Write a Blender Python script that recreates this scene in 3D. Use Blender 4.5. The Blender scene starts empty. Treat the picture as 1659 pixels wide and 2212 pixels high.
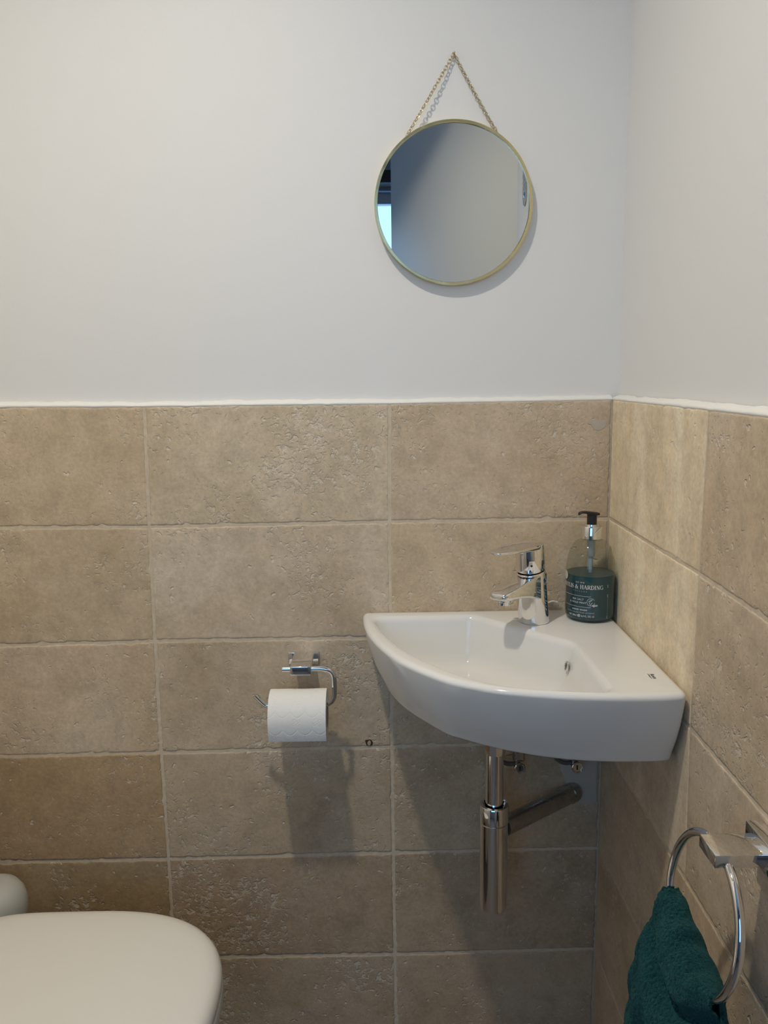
import bpy, bmesh, math, random
from mathutils import Vector, Matrix, noise
import numpy as np

random.seed(7)
SC = bpy.context.scene
COL = SC.collection
PI = math.pi

# ------------------------------------------------------------------ camera
CAM = Vector((-0.3963, -1.3547, 1.2527))
YAW, PITCH, ROLL, FPX = -0.0102, -0.1613, 0.0129, 1746.5
RM = (Matrix.Rotation(YAW, 3, 'Z') @ Matrix.Rotation(PITCH, 3, 'X') @ Matrix.Rotation(ROLL, 3, 'Y'))
cam_data = bpy.data.cameras.new('camera')
cam_data.sensor_fit = 'VERTICAL'
cam_data.sensor_height = 36.0
cam_data.sensor_width = 27.0
cam_data.lens = FPX / 2212.0 * 36.0
cam_data.clip_start = 0.02
cam = bpy.data.objects.new('camera', cam_data)
COL.objects.link(cam)
right, fwd, up = RM.col[0], RM.col[1], RM.col[2]
m = Matrix.Identity(4)
for i in range(3):
    m[i][0] = right[i]; m[i][1] = up[i]; m[i][2] = -fwd[i]; m[i][3] = CAM[i]
cam.matrix_world = m
SC.camera = cam

# ------------------------------------------------------------------ world / light / exposure
w = bpy.data.worlds.new('daylight'); SC.world = w
w.use_nodes = True
bg = w.node_tree.nodes['Background']
bg.inputs['Color'].default_value = (0.32, 0.59, 1.0, 1)
bg.inputs['Strength'].default_value = 2.6

SC.view_settings.view_transform = 'Standard'
SC.view_settings.look = 'None'
SC.view_settings.gamma = 1.0
SC.view_settings.use_curve_mapping = False
SC.view_settings.exposure = 0.09

LAMP = Vector((-0.70, -0.765, 2.385))
la = bpy.data.lights.new('downlight_beam', 'AREA')
la.shape = 'DISK'; la.size = 0.075
la.energy = 7.7
la.color = (1.0, 0.925, 0.795)
la.spread = math.radians(140)
lo = bpy.data.objects.new('downlight_beam', la); COL.objects.link(lo)
lo.location = LAMP

WIN = (-1.75, 0.15, 0.85, 2.15, -2.72)          # hall window x0 x1 z0 z1 y
pl = bpy.data.lights.new('window_daylight', 'AREA')   # sky seen through the hall window
pl.shape = 'RECTANGLE'; pl.size = WIN[1] - WIN[0]; pl.size_y = WIN[3] - WIN[2]
pl.cycles.is_portal = True
po = bpy.data.objects.new('window_daylight', pl); COL.objects.link(po)
po.location = ((WIN[0] + WIN[1]) / 2, WIN[4] - 0.05, (WIN[2] + WIN[3]) / 2)
po.rotation_euler = (PI / 2, 0, 0)

# ------------------------------------------------------------------ helpers
def tag(o, label=None, cat=None, group=None, kind=None):
    if label: o['label'] = label
    if cat: o['category'] = cat
    if group: o['group'] = group
    if kind: o['kind'] = kind
    return o

def empty(name, loc=(0, 0, 0), label=None, cat=None, group=None):
    o = bpy.data.objects.new(name, None); COL.objects.link(o)
    o.location = loc; o.empty_display_size = 0.02
    return tag(o, label, cat, group)

def mesh_obj(name, verts, faces, mat, parent=None, smooth=35, loc=(0, 0, 0)):
    me = bpy.data.meshes.new(name)
    me.from_pydata([tuple(v) for v in verts], [], faces)
    me.update()
    if smooth:
        me.polygons.foreach_set('use_smooth', [True] * len(me.polygons))
        me.set_sharp_from_angle(angle=math.radians(smooth))
    me.materials.append(mat)
    o = bpy.data.objects.new(name, me); COL.objects.link(o)
    o.location = loc
    if parent:
        o.parent = parent
        # coordinates are given in world space: undo the parent's offset
        o.matrix_parent_inverse = Matrix.Translation(-world_loc(parent))
    return o

def world_loc(p):
    v = Vector((0, 0, 0))
    while p is not None:
        if p.parent is None: v = v + Vector(p.location)
        p = p.parent
    return v

def bm_obj(name, bm, mat, parent=None, smooth=35, loc=(0, 0, 0)):
    bmesh.ops.recalc_face_normals(bm, faces=bm.faces)
    me = bpy.data.meshes.new(name); bm.to_mesh(me); bm.free()
    if smooth:
        me.polygons.foreach_set('use_smooth', [True] * len(me.polygons))
        me.set_sharp_from_angle(angle=math.radians(smooth))
    me.materials.append(mat)
    o = bpy.data.objects.new(name, me); COL.objects.link(o); o.location = loc
    if parent:
        o.parent = parent
        o.matrix_parent_inverse = Matrix.Translation(-world_loc(parent))
    return o

def add_box(bm, lo_, hi_, bevel=0.0, seg=2):
    r = bmesh.ops.create_cube(bm, size=1)
    vs = r['verts']
    lo_, hi_ = Vector(lo_), Vector(hi_)
    for v in vs:
        v.co = Vector([(lo_[i] + hi_[i]) / 2 + v.co[i] * (hi_[i] - lo_[i]) for i in range(3)])
    if bevel:
        es = list({e for v in vs for e in v.link_edges})
        bmesh.ops.bevel(bm, geom=es, offset=bevel, segments=seg, affect='EDGES', profile=0.5)

def box(name, lo_, hi_, mat, parent=None, bevel=0.0, seg=2):
    bm = bmesh.new(); add_box(bm, lo_, hi_, bevel, seg)
    return bm_obj(name, bm, mat, parent)

def basis(axis):
    axis = Vector(axis).normalized()
    a = Vector((0, 0, 1)) if abs(axis.z) < 0.9 else Vector((1, 0, 0))
    u = axis.cross(a).normalized(); v = axis.cross(u).normalized()
    return axis, u, v

def lathe_data(profile, n=48, centre=(0, 0, 0), axis=(0, 0, 1), sx=1, sy=1):
    """profile = [(radius, height)]; closed with caps where radius is 0."""
    axis, u, v = basis(axis); c = Vector(centre)
    V, F = [], []
    rows = []
    for r, h in profile:
        if r < 1e-7:
            rows.append([len(V)]); V.append(c + axis * h)
        else:
            rows.append(list(range(len(V), len(V) + n)))
            for k in range(n):
                a = 2 * PI * k / n
                V.append(c + axis * h + u * (r * math.cos(a) * sx) + v * (r * math.sin(a) * sy))
    for A, B in zip(rows[:-1], rows[1:]):
        for k in range(n):
            k2 = (k + 1) % n
            if len(A) == 1 and len(B) == 1: continue
            if len(A) == 1: F.append((A[0], B[k2], B[k]))
            elif len(B) == 1: F.append((A[k], A[k2], B[0]))
            else: F.append((A[k], A[k2], B[k2], B[k]))
    return V, F

def fix(name, V, F, mat, parent=None, smooth=35):
    bm = bmesh.new()
    vs = [bm.verts.new(v) for v in V]
    for f in F:
        try: bm.faces.new([vs[i] for i in f])
        except ValueError: pass
    return bm_obj(name, bm, mat, parent, smooth)

def lathe(name, profile, mat, parent=None, n=48, centre=(0, 0, 0), axis=(0, 0, 1), smooth=35):
    V, F = lathe_data(profile, n, centre, axis)
    return fix(name, V, F, mat, parent, smooth)

def smooth_path(pts, sub=8, closed=False):
    P = [Vector(p) for p in pts]; out = []
    n = len(P)
    for i in range(n if closed else n - 1):
        p0 = P[(i - 1) % n] if closed or i > 0 else P[0]
        p1, p2 = P[i], P[(i + 1) % n]
        p3 = P[(i + 2) % n] if closed or i + 2 < n else P[-1]
        for k in range(sub):
            t = k / sub
            out.append(0.5 * ((2 * p1) + (p2 - p0) * t + (2 * p0 - 5 * p1 + 4 * p2 - p3) * t * t + (3 * p1 - p0 - 3 * p2 + p3) * t ** 3))
    if not closed: out.append(P[-1])
    return out

def tube_data(path, r, n=16, cap=True, closed=False):
    P = [Vector(p) for p in path]; V, F = [], []
    N = len(P); nrm = None
    for i in range(N):
        if closed: t = (P[(i + 1) % N] - P[(i - 1) % N])
        else: t = P[min(i + 1, N - 1)] - P[max(i - 1, 0)]
        t.normalize()
        if nrm is None: nrm = basis(t)[1]
        nrm = (nrm - t * nrm.dot(t)).normalized()
        b = t.cross(nrm)
        rr = r[i] if isinstance(r, (list, tuple)) else r
        for k in range(n):
            a = 2 * PI * k / n
            V.append(P[i] + nrm * (rr * math.cos(a)) + b * (rr * math.sin(a)))
    for i in range(N if closed else N - 1):
        for k in range(n):
            j = (i + 1) % N
            F.append((i * n + k, i * n + (k + 1) % n, j * n + (k + 1) % n, j * n + k))
    if cap and not closed:
        F.append(tuple(range(n - 1, -1, -1))); F.append(tuple((N - 1) * n + k for k in range(n)))
    return V, F

def tube(name, path, r, mat, parent=None, n=16, closed=False):
    V, F = tube_data(path, r, n, True, closed)
    return fix(name, V, F, mat, parent, 50)

# ------------------------------------------------------------------ materials
def mat_new(name):
    mt = bpy.data.materials.new(name); mt.use_nodes = True
    nt = mt.node_tree
    return mt, nt, nt.nodes['Principled BSDF'], nt.nodes['Material Output']

def simple(name, col, rough=0.5, metal=0.0, spec=0.5, coat=0.0):
    mt, nt, p, o = mat_new(name)
    p.inputs['Base Color'].default_value = (*col, 1)
    p.inputs['Roughness'].default_value = rough
    p.inputs['Metallic'].default_value = metal
    p.inputs['Specular IOR Level'].default_value = spec
    p.inputs['Coat Weight'].default_value = coat
    return mt

def N(nt, typ, **kw):
    n = nt.nodes.new(typ)
    for k, v in kw.items(): setattr(n, k, v)
    return n

def noise_node(nt, vec, scale, detail=4, rough=0.55, dist=0.0):
    n = N(nt, 'ShaderNodeTexNoise')
    n.inputs['Scale'].default_value = scale; n.inputs['Detail'].default_value = detail
    n.inputs['Roughness'].default_value = rough; n.inputs['Distortion'].default_value = dist
    nt.links.new(vec, n.inputs['Vector'])
    return n.outputs['Fac']

def ramp(nt, fac, stops):
    r = N(nt, 'ShaderNodeValToRGB')
    el = r.color_ramp.elements
    while len(el) < len(stops): el.new(0.5)
    for e, (p, c) in zip(el, stops):
        e.position = p
        e.color = (c, c, c, 1) if isinstance(c, (int, float)) else (*c, 1)
    nt.links.new(fac, r.inputs['Fac'])
    return r.outputs['Color']

def math_node(nt, op, a, b=None):
    n = N(nt, 'ShaderNodeMath', operation=op)
    for i, x in enumerate((a, b)):
        if x is None: continue
        if isinstance(x, (int, float)): n.inputs[i].default_value = x
        else: nt.links.new(x, n.inputs[i])
    return n.outputs[0]

def mixc(nt, fac, a, b, mode='MIX'):
    n = N(nt, 'ShaderNodeMix', data_type='RGBA', blend_type=mode)
    for sock, x in ((n.inputs[0], fac), (n.inputs[6], a), (n.inputs[7], b)):
        if isinstance(x, (int, float)): sock.default_value = x
        elif isinstance(x, tuple): sock.default_value = (*x, 1)
        else: nt.links.new(x, sock)
    return n.outputs[2]

def bump(nt, height, strength, distance, p, normal=None):
    b = N(nt, 'ShaderNodeBump')
    b.inputs['Strength'].default_value = strength; b.inputs['Distance'].default_value = distance
    nt.links.new(height, b.inputs['Height'])
    if normal is not None: nt.links.new(normal, b.inputs['Normal'])
    if p is not None: nt.links.new(b.outputs['Normal'], p.inputs['Normal'])
    return b.outputs['Normal']

def travertine(veined=False):
    mt, nt, p, o = mat_new('travertine_veined_lit' if veined else 'travertine')
    tc = N(nt, 'ShaderNodeTexCoord'); oi = N(nt, 'ShaderNodeObjectInfo')
    add = N(nt, 'ShaderNodeVectorMath', operation='MULTIPLY_ADD')
    nt.links.new(oi.outputs['Random'], add.inputs[0])
    add.inputs[1].default_value = (37.0, 53.0, 71.0)
    nt.links.new(tc.outputs['Object'], add.inputs[2])
    v = add.outputs[0]
    big_v = v
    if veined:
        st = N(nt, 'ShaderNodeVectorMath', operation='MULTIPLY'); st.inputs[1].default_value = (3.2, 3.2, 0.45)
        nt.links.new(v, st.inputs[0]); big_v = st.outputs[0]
    big = noise_node(nt, big_v, 4.5, 6, 0.6, 0.5)
    mid = noise_node(nt, v, 24.0, 7, 0.68, 0.4)
    fine = noise_node(nt, v, 170.0, 4, 0.65)
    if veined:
        col = ramp(nt, big, [(0.30, (0.66, 0.535, 0.375)), (0.5, (0.755, 0.635, 0.470)), (0.68, (0.82, 0.725, 0.565))])  # veined stone, painted paler and warmer for lamp light off the mirror
    else:
        col = ramp(nt, big, [(0.28, (0.555, 0.435, 0.292)), (0.5, (0.645, 0.523, 0.380)), (0.72, (0.72, 0.608, 0.475))])
    col = mixc(nt, 0.65, col, ramp(nt, mid, [(0.3, 0.72), (0.5, 0.98), (0.72, 1.18)]), 'MULTIPLY')
    col = mixc(nt, 0.6, col, ramp(nt, fine, [(0.3, 0.78), (0.7, 1.16)]), 'MULTIPLY')
    # object colour carries the shade of each tile
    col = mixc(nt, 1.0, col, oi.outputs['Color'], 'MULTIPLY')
    # clustered worm-holes, filled pits and flakes
    patch = ramp(nt, noise_node(nt, v, 6.5, 3, 0.5), [(0.36, 0.0), (0.66, 1.0)])
    pit_n = noise_node(nt, v, 120.0, 3, 0.6, 0.45)
    thr = N(nt, 'ShaderNodeMath', operation='MULTIPLY_ADD'); nt.links.new(patch, thr.inputs[0])
    thr.inputs[1].default_value = 0.12 if veined else 0.175; thr.inputs[2].default_value = -0.685 if not veined else -0.715
    raw = math_node(nt, 'ADD', pit_n, thr.outputs[0])
    pits = math_node(nt, 'MULTIPLY', raw, 8.0); nt.nodes[-1].use_clamp = True
    fl_n = noise_node(nt, v, 52.0, 4, 0.62, 0.4)
    raw2 = math_node(nt, 'ADD', fl_n, N_madd(nt, patch, 0.17, -0.735 if not veined else -0.79))
    flakes = math_node(nt, 'MULTIPLY', raw2, 7.0); nt.nodes[-1].use_clamp = True
    vor = N(nt, 'ShaderNodeTexVoronoi', feature='F1'); vor.inputs['Scale'].default_value = 52.0
    vm = N(nt, 'ShaderNodeVectorMath', operation='MULTIPLY_ADD')
    wob = N(nt, 'ShaderNodeTexNoise'); wob.inputs['Scale'].default_value = 70.0
    nt.links.new(v, wob.inputs['Vector'])
    nt.links.new(wob.outputs['Color'], vm.inputs[0]); vm.inputs[1].default_value = (0.022, 0.022, 0.022)
    nt.links.new(v, vm.inputs[2]); nt.links.new(vm.outputs[0], vor.inputs['Vector'])
    chip = ramp(nt, vor.outputs['Distance'], [(0.10, 1.0), (0.20, 0.0)])
    sep = N(nt, 'ShaderNodeSeparateColor'); nt.links.new(vor.outputs['Color'], sep.inputs[0])
    sel = ramp(nt, sep.outputs[0], [(0.72, 0.0), (0.76, 1.0)])
    chip = math_node(nt, 'MULTIPLY', chip, sel)
    dep = math_node(nt, 'MAXIMUM', math_node(nt, 'MAXIMUM', pits, chip), flakes)
    col = mixc(nt, math_node(nt, 'MULTIPLY', dep, 0.55), col, (0.80, 0.72, 0.60))
    nt.links.new(col, p.inputs['Base Color'])
    p.inputs['Roughness'].default_value = 0.58
    p.inputs['Specular IOR Level'].default_value = 0.35
    h = math_node(nt, 'ADD', math_node(nt, 'MULTIPLY', dep, -1.0), math_node(nt, 'MULTIPLY', fine, 0.42))
    h2 = math_node(nt, 'ADD', h, math_node(nt, 'MULTIPLY', mid, 0.7))
    bump(nt, h2, 0.8 if veined else 1.0, 0.0008 if veined else 0.00105, p)
    return mt

def N_madd(nt, a, m_, c):
    n = N(nt, 'ShaderNodeMath', operation='MULTIPLY_ADD'); nt.links.new(a, n.inputs[0])
    n.inputs[1].default_value = m_; n.inputs[2].default_value = c
    return n.outputs[0]

def plaster():
    mt, nt, p, o = mat_new('plaster')
    tc = N(nt, 'ShaderNodeTexCoord')
    a = noise_node(nt, tc.outputs['Object'], 260.0, 3, 0.6)
    b = noise_node(nt, tc.outputs['Object'], 14.0, 4, 0.5)
    p.inputs['Base Color'].default_value = (0.83, 0.82, 0.80, 1)
    p.inputs['Roughness'].default_value = 0.55
    p.inputs['Specular IOR Level'].default_value = 0.35
    h = math_node(nt, 'ADD', math_node(nt, 'MULTIPLY', a, 0.22), math_node(nt, 'MULTIPLY', b, 1.0))
    bump(nt, h, 0.30, 0.0016, p)
    return mt

def grout_mat():
    mt, nt, p, o = mat_new('grout')
    tc = N(nt, 'ShaderNodeTexCoord')
    a = noise_node(nt, tc.outputs['Object'], 90.0, 4, 0.6)
    c = ramp(nt, a, [(0.3, (0.58, 0.475, 0.345)), (0.7, (0.70, 0.60, 0.46))])
    nt.links.new(c, p.inputs['Base Color']); p.inputs['Roughness'].default_value = 0.85
    bump(nt, a, 0.5, 0.001, p)
    return mt

def terry():
    mt, nt, p, o = mat_new('terry_cloth')
    tc = N(nt, 'ShaderNodeTexCoord')
    a = noise_node(nt, tc.outputs['Object'], 420.0, 3, 0.7, 0.8)
    b = noise_node(nt, tc.outputs['Object'], 60.0, 3, 0.5)
    c = ramp(nt, a, [(0.30, (0.003, 0.018, 0.022)), (0.52, (0.008, 0.052, 0.058)), (0.75, (0.022, 0.105, 0.108))])
    c = mixc(nt, 0.4, c, ramp(nt, b, [(0.3, 0.7), (0.7, 1.2)]), 'MULTIPLY')
    nt.links.new(c, p.inputs['Base Color'])
    p.inputs['Roughness'].default_value = 0.95
    p.inputs['Specular IOR Level'].default_value = 0.1
    p.inputs['Sheen Weight'].default_value = 0.25
    p.inputs['Sheen Tint'].default_value = (0.25, 0.65, 0.65, 1)
    bump(nt, a, 1.0, 0.003, p)
    return mt

def glassy(name, tint, rough=0.03):
    """thin clear plastic or glass: transparent with a fresnel gloss"""
    mt = bpy.data.materials.new(name); mt.use_nodes = True
    nt = mt.node_tree; nt.nodes.remove(nt.nodes['Principled BSDF'])
    out = nt.nodes['Material Output']
    t = N(nt, 'ShaderNodeBsdfTransparent'); t.inputs[0].default_value = (*tint, 1)
    g = N(nt, 'ShaderNodeBsdfGlossy'); g.inputs['Roughness'].default_value = rough
    lw = N(nt, 'ShaderNodeLayerWeight'); lw.inputs['Blend'].default_value = 0.5
    pw = math_node(nt, 'POWER', lw.outputs['Facing'], 4.0)
    fac = N_madd(nt, pw, 0.45, 0.035)
    mx = N(nt, 'ShaderNodeMixShader')
    nt.links.new(fac, mx.inputs[0]); nt.links.new(t.outputs[0], mx.inputs[1]); nt.links.new(g.outputs[0], mx.inputs[2])
    nt.links.new(mx.outputs[0], out.inputs['Surface'])
    return mt

def brushed(name, col, rough):
    mt, nt, p, o = mat_new(name)
    tc = N(nt, 'ShaderNodeTexCoord')
    a = noise_node(nt, tc.outputs['Object'], 40.0, 4, 0.6)
    p.inputs['Base Color'].default_value = (*col, 1); p.inputs['Metallic'].default_value = 1.0
    nt.links.new(ramp(nt, a, [(0.3, rough * 0.7), (0.7, rough * 1.4)]), p.inputs['Roughness'])
    return mt

def ceramic_mat():
    mt, nt, p, o = mat_new('white_ceramic')
    tc = N(nt, 'ShaderNodeTexCoord')
    a = noise_node(nt, tc.outputs['Object'], 9.0, 2, 0.5)
    nt.links.new(ramp(nt, a, [(0.3, (0.80, 0.79, 0.76)), (0.7, (0.84, 0.83, 0.80))]), p.inputs['Base Color'])
    p.inputs['Roughness'].default_value = 0.10
    p.inputs['Specular IOR Level'].default_value = 0.5
    return mt

def paper_mat():
    mt, nt, p, o = mat_new('tissue_paper')
    tc = N(nt, 'ShaderNodeTexCoord')
    wv = N(nt, 'ShaderNodeTexWave', wave_type='BANDS', bands_direction='DIAGONAL')
    wv.inputs['Scale'].default_value = 420.0; wv.inputs['Distortion'].default_value = 0.6
    nt.links.new(tc.outputs['Object'], wv.inputs['Vector'])
    a = noise_node(nt, tc.outputs['Object'], 500.0, 2, 0.6)
    h = math_node(nt, 'ADD', wv.outputs['Fac'], math_node(nt, 'MULTIPLY', a, 0.8))
    p.inputs['Base Color'].default_value = (0.90, 0.885, 0.84, 1)
    p.inputs['Roughness'].default_value = 0.9; p.inputs['Specular IOR Level'].default_value = 0.1
    bump(nt, h, 0.35, 0.0004, p)
    return mt

M_TRAV = travertine(); M_VEIN_LIT = travertine(True); M_PLAS = plaster(); M_GROUT = grout_mat(); M_TERRY = terry()
M_CAULK = simple('white_caulk', (0.86, 0.84, 0.79), 0.5)
M_CHROME = brushed('chrome', (0.80, 0.80, 0.80), 0.045)
M_STEEL = brushed('dull_steel', (0.46, 0.45, 0.43), 0.26)
M_CER = ceramic_mat(); M_PAPER = paper_mat()
M_CARD = simple('grey_cardboard', (0.42, 0.37, 0.30), 0.9)
M_LID = simple('lid_plastic', (0.82, 0.79, 0.72), 0.28)
M_FROST = simple('grey_plastic', (0.52, 0.52, 0.48), 0.45)
M_MIRROR = simple('mirror_silver', (0.80, 0.83, 0.83), 0.0, 1.0)
M_BRASS = brushed('pale_brass', (0.72, 0.62, 0.34), 0.22)
M_CHAIN = brushed('chain_brass', (0.62, 0.53, 0.36), 0.25)
M_BLACK = simple('black_plastic', (0.012, 0.012, 0.013), 0.35)
M_DARK = simple('dark_opening', (0.01, 0.01, 0.01), 0.6)
M_RUBBER = simple('grey_hose', (0.12, 0.11, 0.10), 0.45)
M_CLEAR = glassy('clear_bottle_plastic', (0.88, 0.905, 0.875), 0.05)
M_PANE = glassy('window_glass', (0.96, 0.98, 0.98), 0.0)
M_LIQ = simple('teal_soap', (0.016, 0.070, 0.095), 0.22, 0, 0.5)
M_LIQTOP = simple('teal_soap_surface', (0.035, 0.075, 0.085), 0.3)
M_TUBE = simple('milky_tube', (0.33, 0.36, 0.36), 0.4)
M_PRINT = simple('white_print', (0.78, 0.80, 0.78), 0.6)
M_PRINT_DIM = simple('pale_print', (0.40, 0.46, 0.47), 0.6)
M_BADGE = simple('badge_print', (0.62, 0.66, 0.58), 0.6)
M_INK = simple('black_ink', (0.02, 0.02, 0.02), 0.4)
M_WOOD = simple('dark_timber', (0.022, 0.014, 0.010), 0.6)
M_DOOR = simple('door_paint', (0.54, 0.545, 0.54), 0.4)
M_FLOOR = simple('floor_stone', (0.15, 0.115, 0.085), 0.5)
M_HALL = simple('hall_paint', (0.34, 0.38, 0.46), 0.7)
M_PATCH = simple('cement_patch', (0.52, 0.46, 0.39), 0.85)
M_CHIP = simple('chipped_stone', (0.46, 0.37, 0.27), 0.9)
M_HOLE = simple('hole_brown', (0.06, 0.032, 0.016), 0.9)
M_SIL = simple('silicone', (0.80, 0.80, 0.74), 0.5)
M_BLUE = simple('blue_mark', (0.02, 0.03, 0.05), 0.4)

# ------------------------------------------------------------------ room shell
PY, PX = 0.012, 0.014        # plaster planes; the tile faces are the planes y = 0 and x = 0
XL, YF, ZC = -1.32, -0.895, 2.405

wall_back = box('wall_back', (XL - 0.1, PY, 0), (PX + 0.1, PY + 0.1, ZC), M_PLAS); tag(wall_back, kind='structure')
wall_right = box('wall_right', (PX, YF - 0.07, 0), (PX + 0.1, PY, ZC), M_PLAS); tag(wall_right, kind='structure')
wall_left = box('wall_left', (XL - 0.1, YF - 0.07, 0), (XL, PY, ZC), M_PLAS); tag(wall_left, kind='structure')
ceiling = box('ceiling', (XL - 0.1, YF - 0.07, ZC), (PX + 0.1, PY + 0.1, ZC + 0.08), M_PLAS); tag(ceiling, kind='structure')
floor = box('floor', (-2.4, -2.86, -0.08), (1.2, PY + 0.1, 0.0), M_FLOOR); tag(floor, kind='structure')
# wall with the doorway the photograph was taken through
OPX0, OPX1, OPZ = -0.84, 0.004, 2.255
bm = bmesh.new()
add_box(bm, (XL, YF - 0.07, 0), (OPX0, YF, ZC))
add_box(bm, (OPX0, YF - 0.07, OPZ), (PX, YF - 0.10, ZC))
wall_front = bm_obj('wall_front', bm, M_PLAS, None, 0); tag(wall_front, kind='structure')
jamb = box('trim_3', (OPX1, YF - 0.07, 0), (PX - 0.0005, -0.805, OPZ - 0.001), M_DOOR, None, 0.001); tag(jamb, kind='structure')
hp = bmesh.new()
add_box(hp, (OPX1 - 0.003, -0.872, 1.722), (OPX1, -0.822, 1.83))
V, F = lathe_data([(0, -0.0005), (0.025, -0.0005), (0.025, 0.0026), (0, 0.0026)], 32, (OPX1, -0.847, 1.722), (-1, 0, 0))
hv = [hp.verts.new(v) for v in V]
for f in F: hp.faces.new([hv[i] for i in f])
bm_obj('hinge_plate', hp, M_STEEL, jamb)
lathe('screw', [(0, 0.005), (0.006, 0.0045), (0.008, 0.003), (0.008, 0.0)], M_CHROME, jamb, 20, (OPX1, -0.847, 1.724), (-1, 0, 0))

# the open door leaf, seen in the mirror
H = Vector((OPX1 + 0.002, YF - 0.078, 0)); Fe = Vector((-0.327, -1.668, 0))
d = (Fe - H).normalized(); nrm = Vector((-d.y, d.x, 0))
if nrm.x > 0: nrm = -nrm
bm = bmesh.new()
add_box(bm, (0, -0.02, 0.008), ((Fe - H).length, 0.02, 2.235), 0.002)
rot = Matrix(((d.x, -nrm.x, 0), (d.y, -nrm.y, 0), (0, 0, 1)))
for v in bm.verts: v.co = H + rot @ v.co - nrm * 0.02
door = bm_obj('door_1', bm, M_DOOR); tag(door, kind='structure')

# hallway behind the camera
hall = []
bm = bmesh.new(); add_box(bm, (PX, YF - 0.07 - 0.1, 0), (1.2, YF - 0.07, 2.55))
add_box(bm, (-2.4, YF - 0.07 - 0.1, 0), (XL - 0.1, YF - 0.07, 2.55))
add_box(bm, (XL - 0.1, YF - 0.08, ZC + 0.08), (PX, YF - 0.07, 2.55))
hw = bm_obj('wall_hall_near', bm, M_HALL, None, 0); tag(hw, kind='structure')
tag(box('wall_hall_left', (-2.5, -2.86, 0), (-2.4, YF - 0.07, 2.55), M_HALL), kind='structure')
tag(box('wall_hall_right', (1.1, -2.86, 0), (1.2, YF - 0.17, 2.55), M_HALL), kind='structure')
tag(box('ceiling_hall', (-2.5, -2.86, 2.55), (1.2, YF - 0.07, 2.63), M_PLAS), kind='structure')
bm = bmesh.new()
x0, x1, z0, z1, wy = WIN
add_box(bm, (-2.4, wy - 0.14, 0), (x0, wy, 2.55)); add_box(bm, (x1, wy - 0.14, 0), (1.1, wy, 2.55))
add_box(bm, (x0, wy - 0.14, 0), (x1, wy, z0)); add_box(bm, (x0, wy - 0.14, z1), (x1, wy, 2.55))
hf = bm_obj('wall_hall_far', bm, M_HALL, None, 0); tag(hf, kind='structure')
win = empty('window_1', ((x0 + x1) / 2, wy, z0)); tag(win, kind='structure')
bm = bmesh.new()
for a, b in (((x0, z0), (x0 + .05, z1)), ((x1 - .05, z0), (x1, z1)), ((x0, z0), (x1, z0 + .05)), ((x0, z1 - .05), (x1, z1)), (((x0 + x1) / 2 - .03, z0), ((x0 + x1) / 2 + .03, z1))):
    add_box(bm, (a[0], wy - 0.10, a[1]), (b[0], wy - 0.05, b[1]))
bm_obj('window_frame', bm, M_DOOR, win, 0)
box('window_pane', (x0 + .05, wy - 0.078, z0 + .05), (x1 - .05, wy - 0.072, z1 - .05), M_PANE, win)
beam = box('trim_4', (-2.4, wy, 2.165), (1.1, wy + 0.10, 2.222), M_WOOD, None, 0.004); tag(beam, kind='structure')

# ------------------------------------------------------------------ travertine tiles
BX = {'W': [-1.19] * 7,
      'A': [-0.7777, -0.7815, -0.7833, -0.7839, -0.7825, -0.7820, -0.782],
      'B': [-0.3705, -0.3732, -0.3735, -0.3742, -0.3735, -0.3728, -0.3725],
      'C': [0.0015] * 7}
BZ = {'W': [1.2205, 1.0165, 0.8055, 0.6020, 0.3983, 0.1995, 0.0],
      'A': [1.2165, 1.0127, 0.8110, 0.6046, 0.3990, 0.1990, 0.0],
      'B': [1.2160, 1.0154, 0.8110, 0.6084, 0.4029, 0.1974, 0.0],
      'C': [1.2178, 1.0155, 0.8130, 0.6100, 0.4040, 0.1996, 0.0],
      'L': [1.2215, 1.0180, 0.8040, 0.6010, 0.3980, 0.2, 0.0]}
RY = [-0.0035, -0.391, -0.797]
RYd = {1: [-0.3924, -0.3887, -0.3855, -0.394, -0.392, -0.392, -0.392]}
RZ = [[1.2178, 1.0165, 0.8130, 0.6100, 0.4070, 0.2030, 0.0],
      [1.2150, 1.0130, 0.8110, 0.6060, 0.4095, 0.2010, 0.0],
      [1.2100, 1.0000, 0.8010, 0.5960, 0.4020, 0.1960, 0.0]]
# shade of each visible tile: (r, g, b) multiplier of the stone colour
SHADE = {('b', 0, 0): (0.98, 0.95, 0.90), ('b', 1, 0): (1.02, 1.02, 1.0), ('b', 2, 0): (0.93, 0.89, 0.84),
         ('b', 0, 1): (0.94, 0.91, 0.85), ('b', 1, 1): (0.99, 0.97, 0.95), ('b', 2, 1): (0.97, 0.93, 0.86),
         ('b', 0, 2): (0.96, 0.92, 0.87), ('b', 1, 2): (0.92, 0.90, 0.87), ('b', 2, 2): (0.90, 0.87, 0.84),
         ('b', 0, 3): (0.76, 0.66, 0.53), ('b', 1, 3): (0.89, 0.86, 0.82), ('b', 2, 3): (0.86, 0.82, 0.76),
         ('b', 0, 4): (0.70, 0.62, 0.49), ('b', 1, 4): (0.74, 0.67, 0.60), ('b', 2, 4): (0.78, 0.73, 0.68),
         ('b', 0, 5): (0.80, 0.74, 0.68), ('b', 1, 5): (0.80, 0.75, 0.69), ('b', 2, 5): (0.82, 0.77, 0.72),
         ('r', 0, 0): (1.13, 1.11, 1.06), ('r', 1, 0): (0.97, 0.94, 0.90), ('r', 0, 1): (1.15, 1.12, 1.05),  # upper corner tiles brightened to stand for mirror-thrown lamp light
         ('r', 1, 1): (0.98, 0.96, 0.93), ('r', 0, 2): (0.98, 0.95, 0.92), ('r', 1, 2): (0.98, 0.96, 0.94)}

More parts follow.
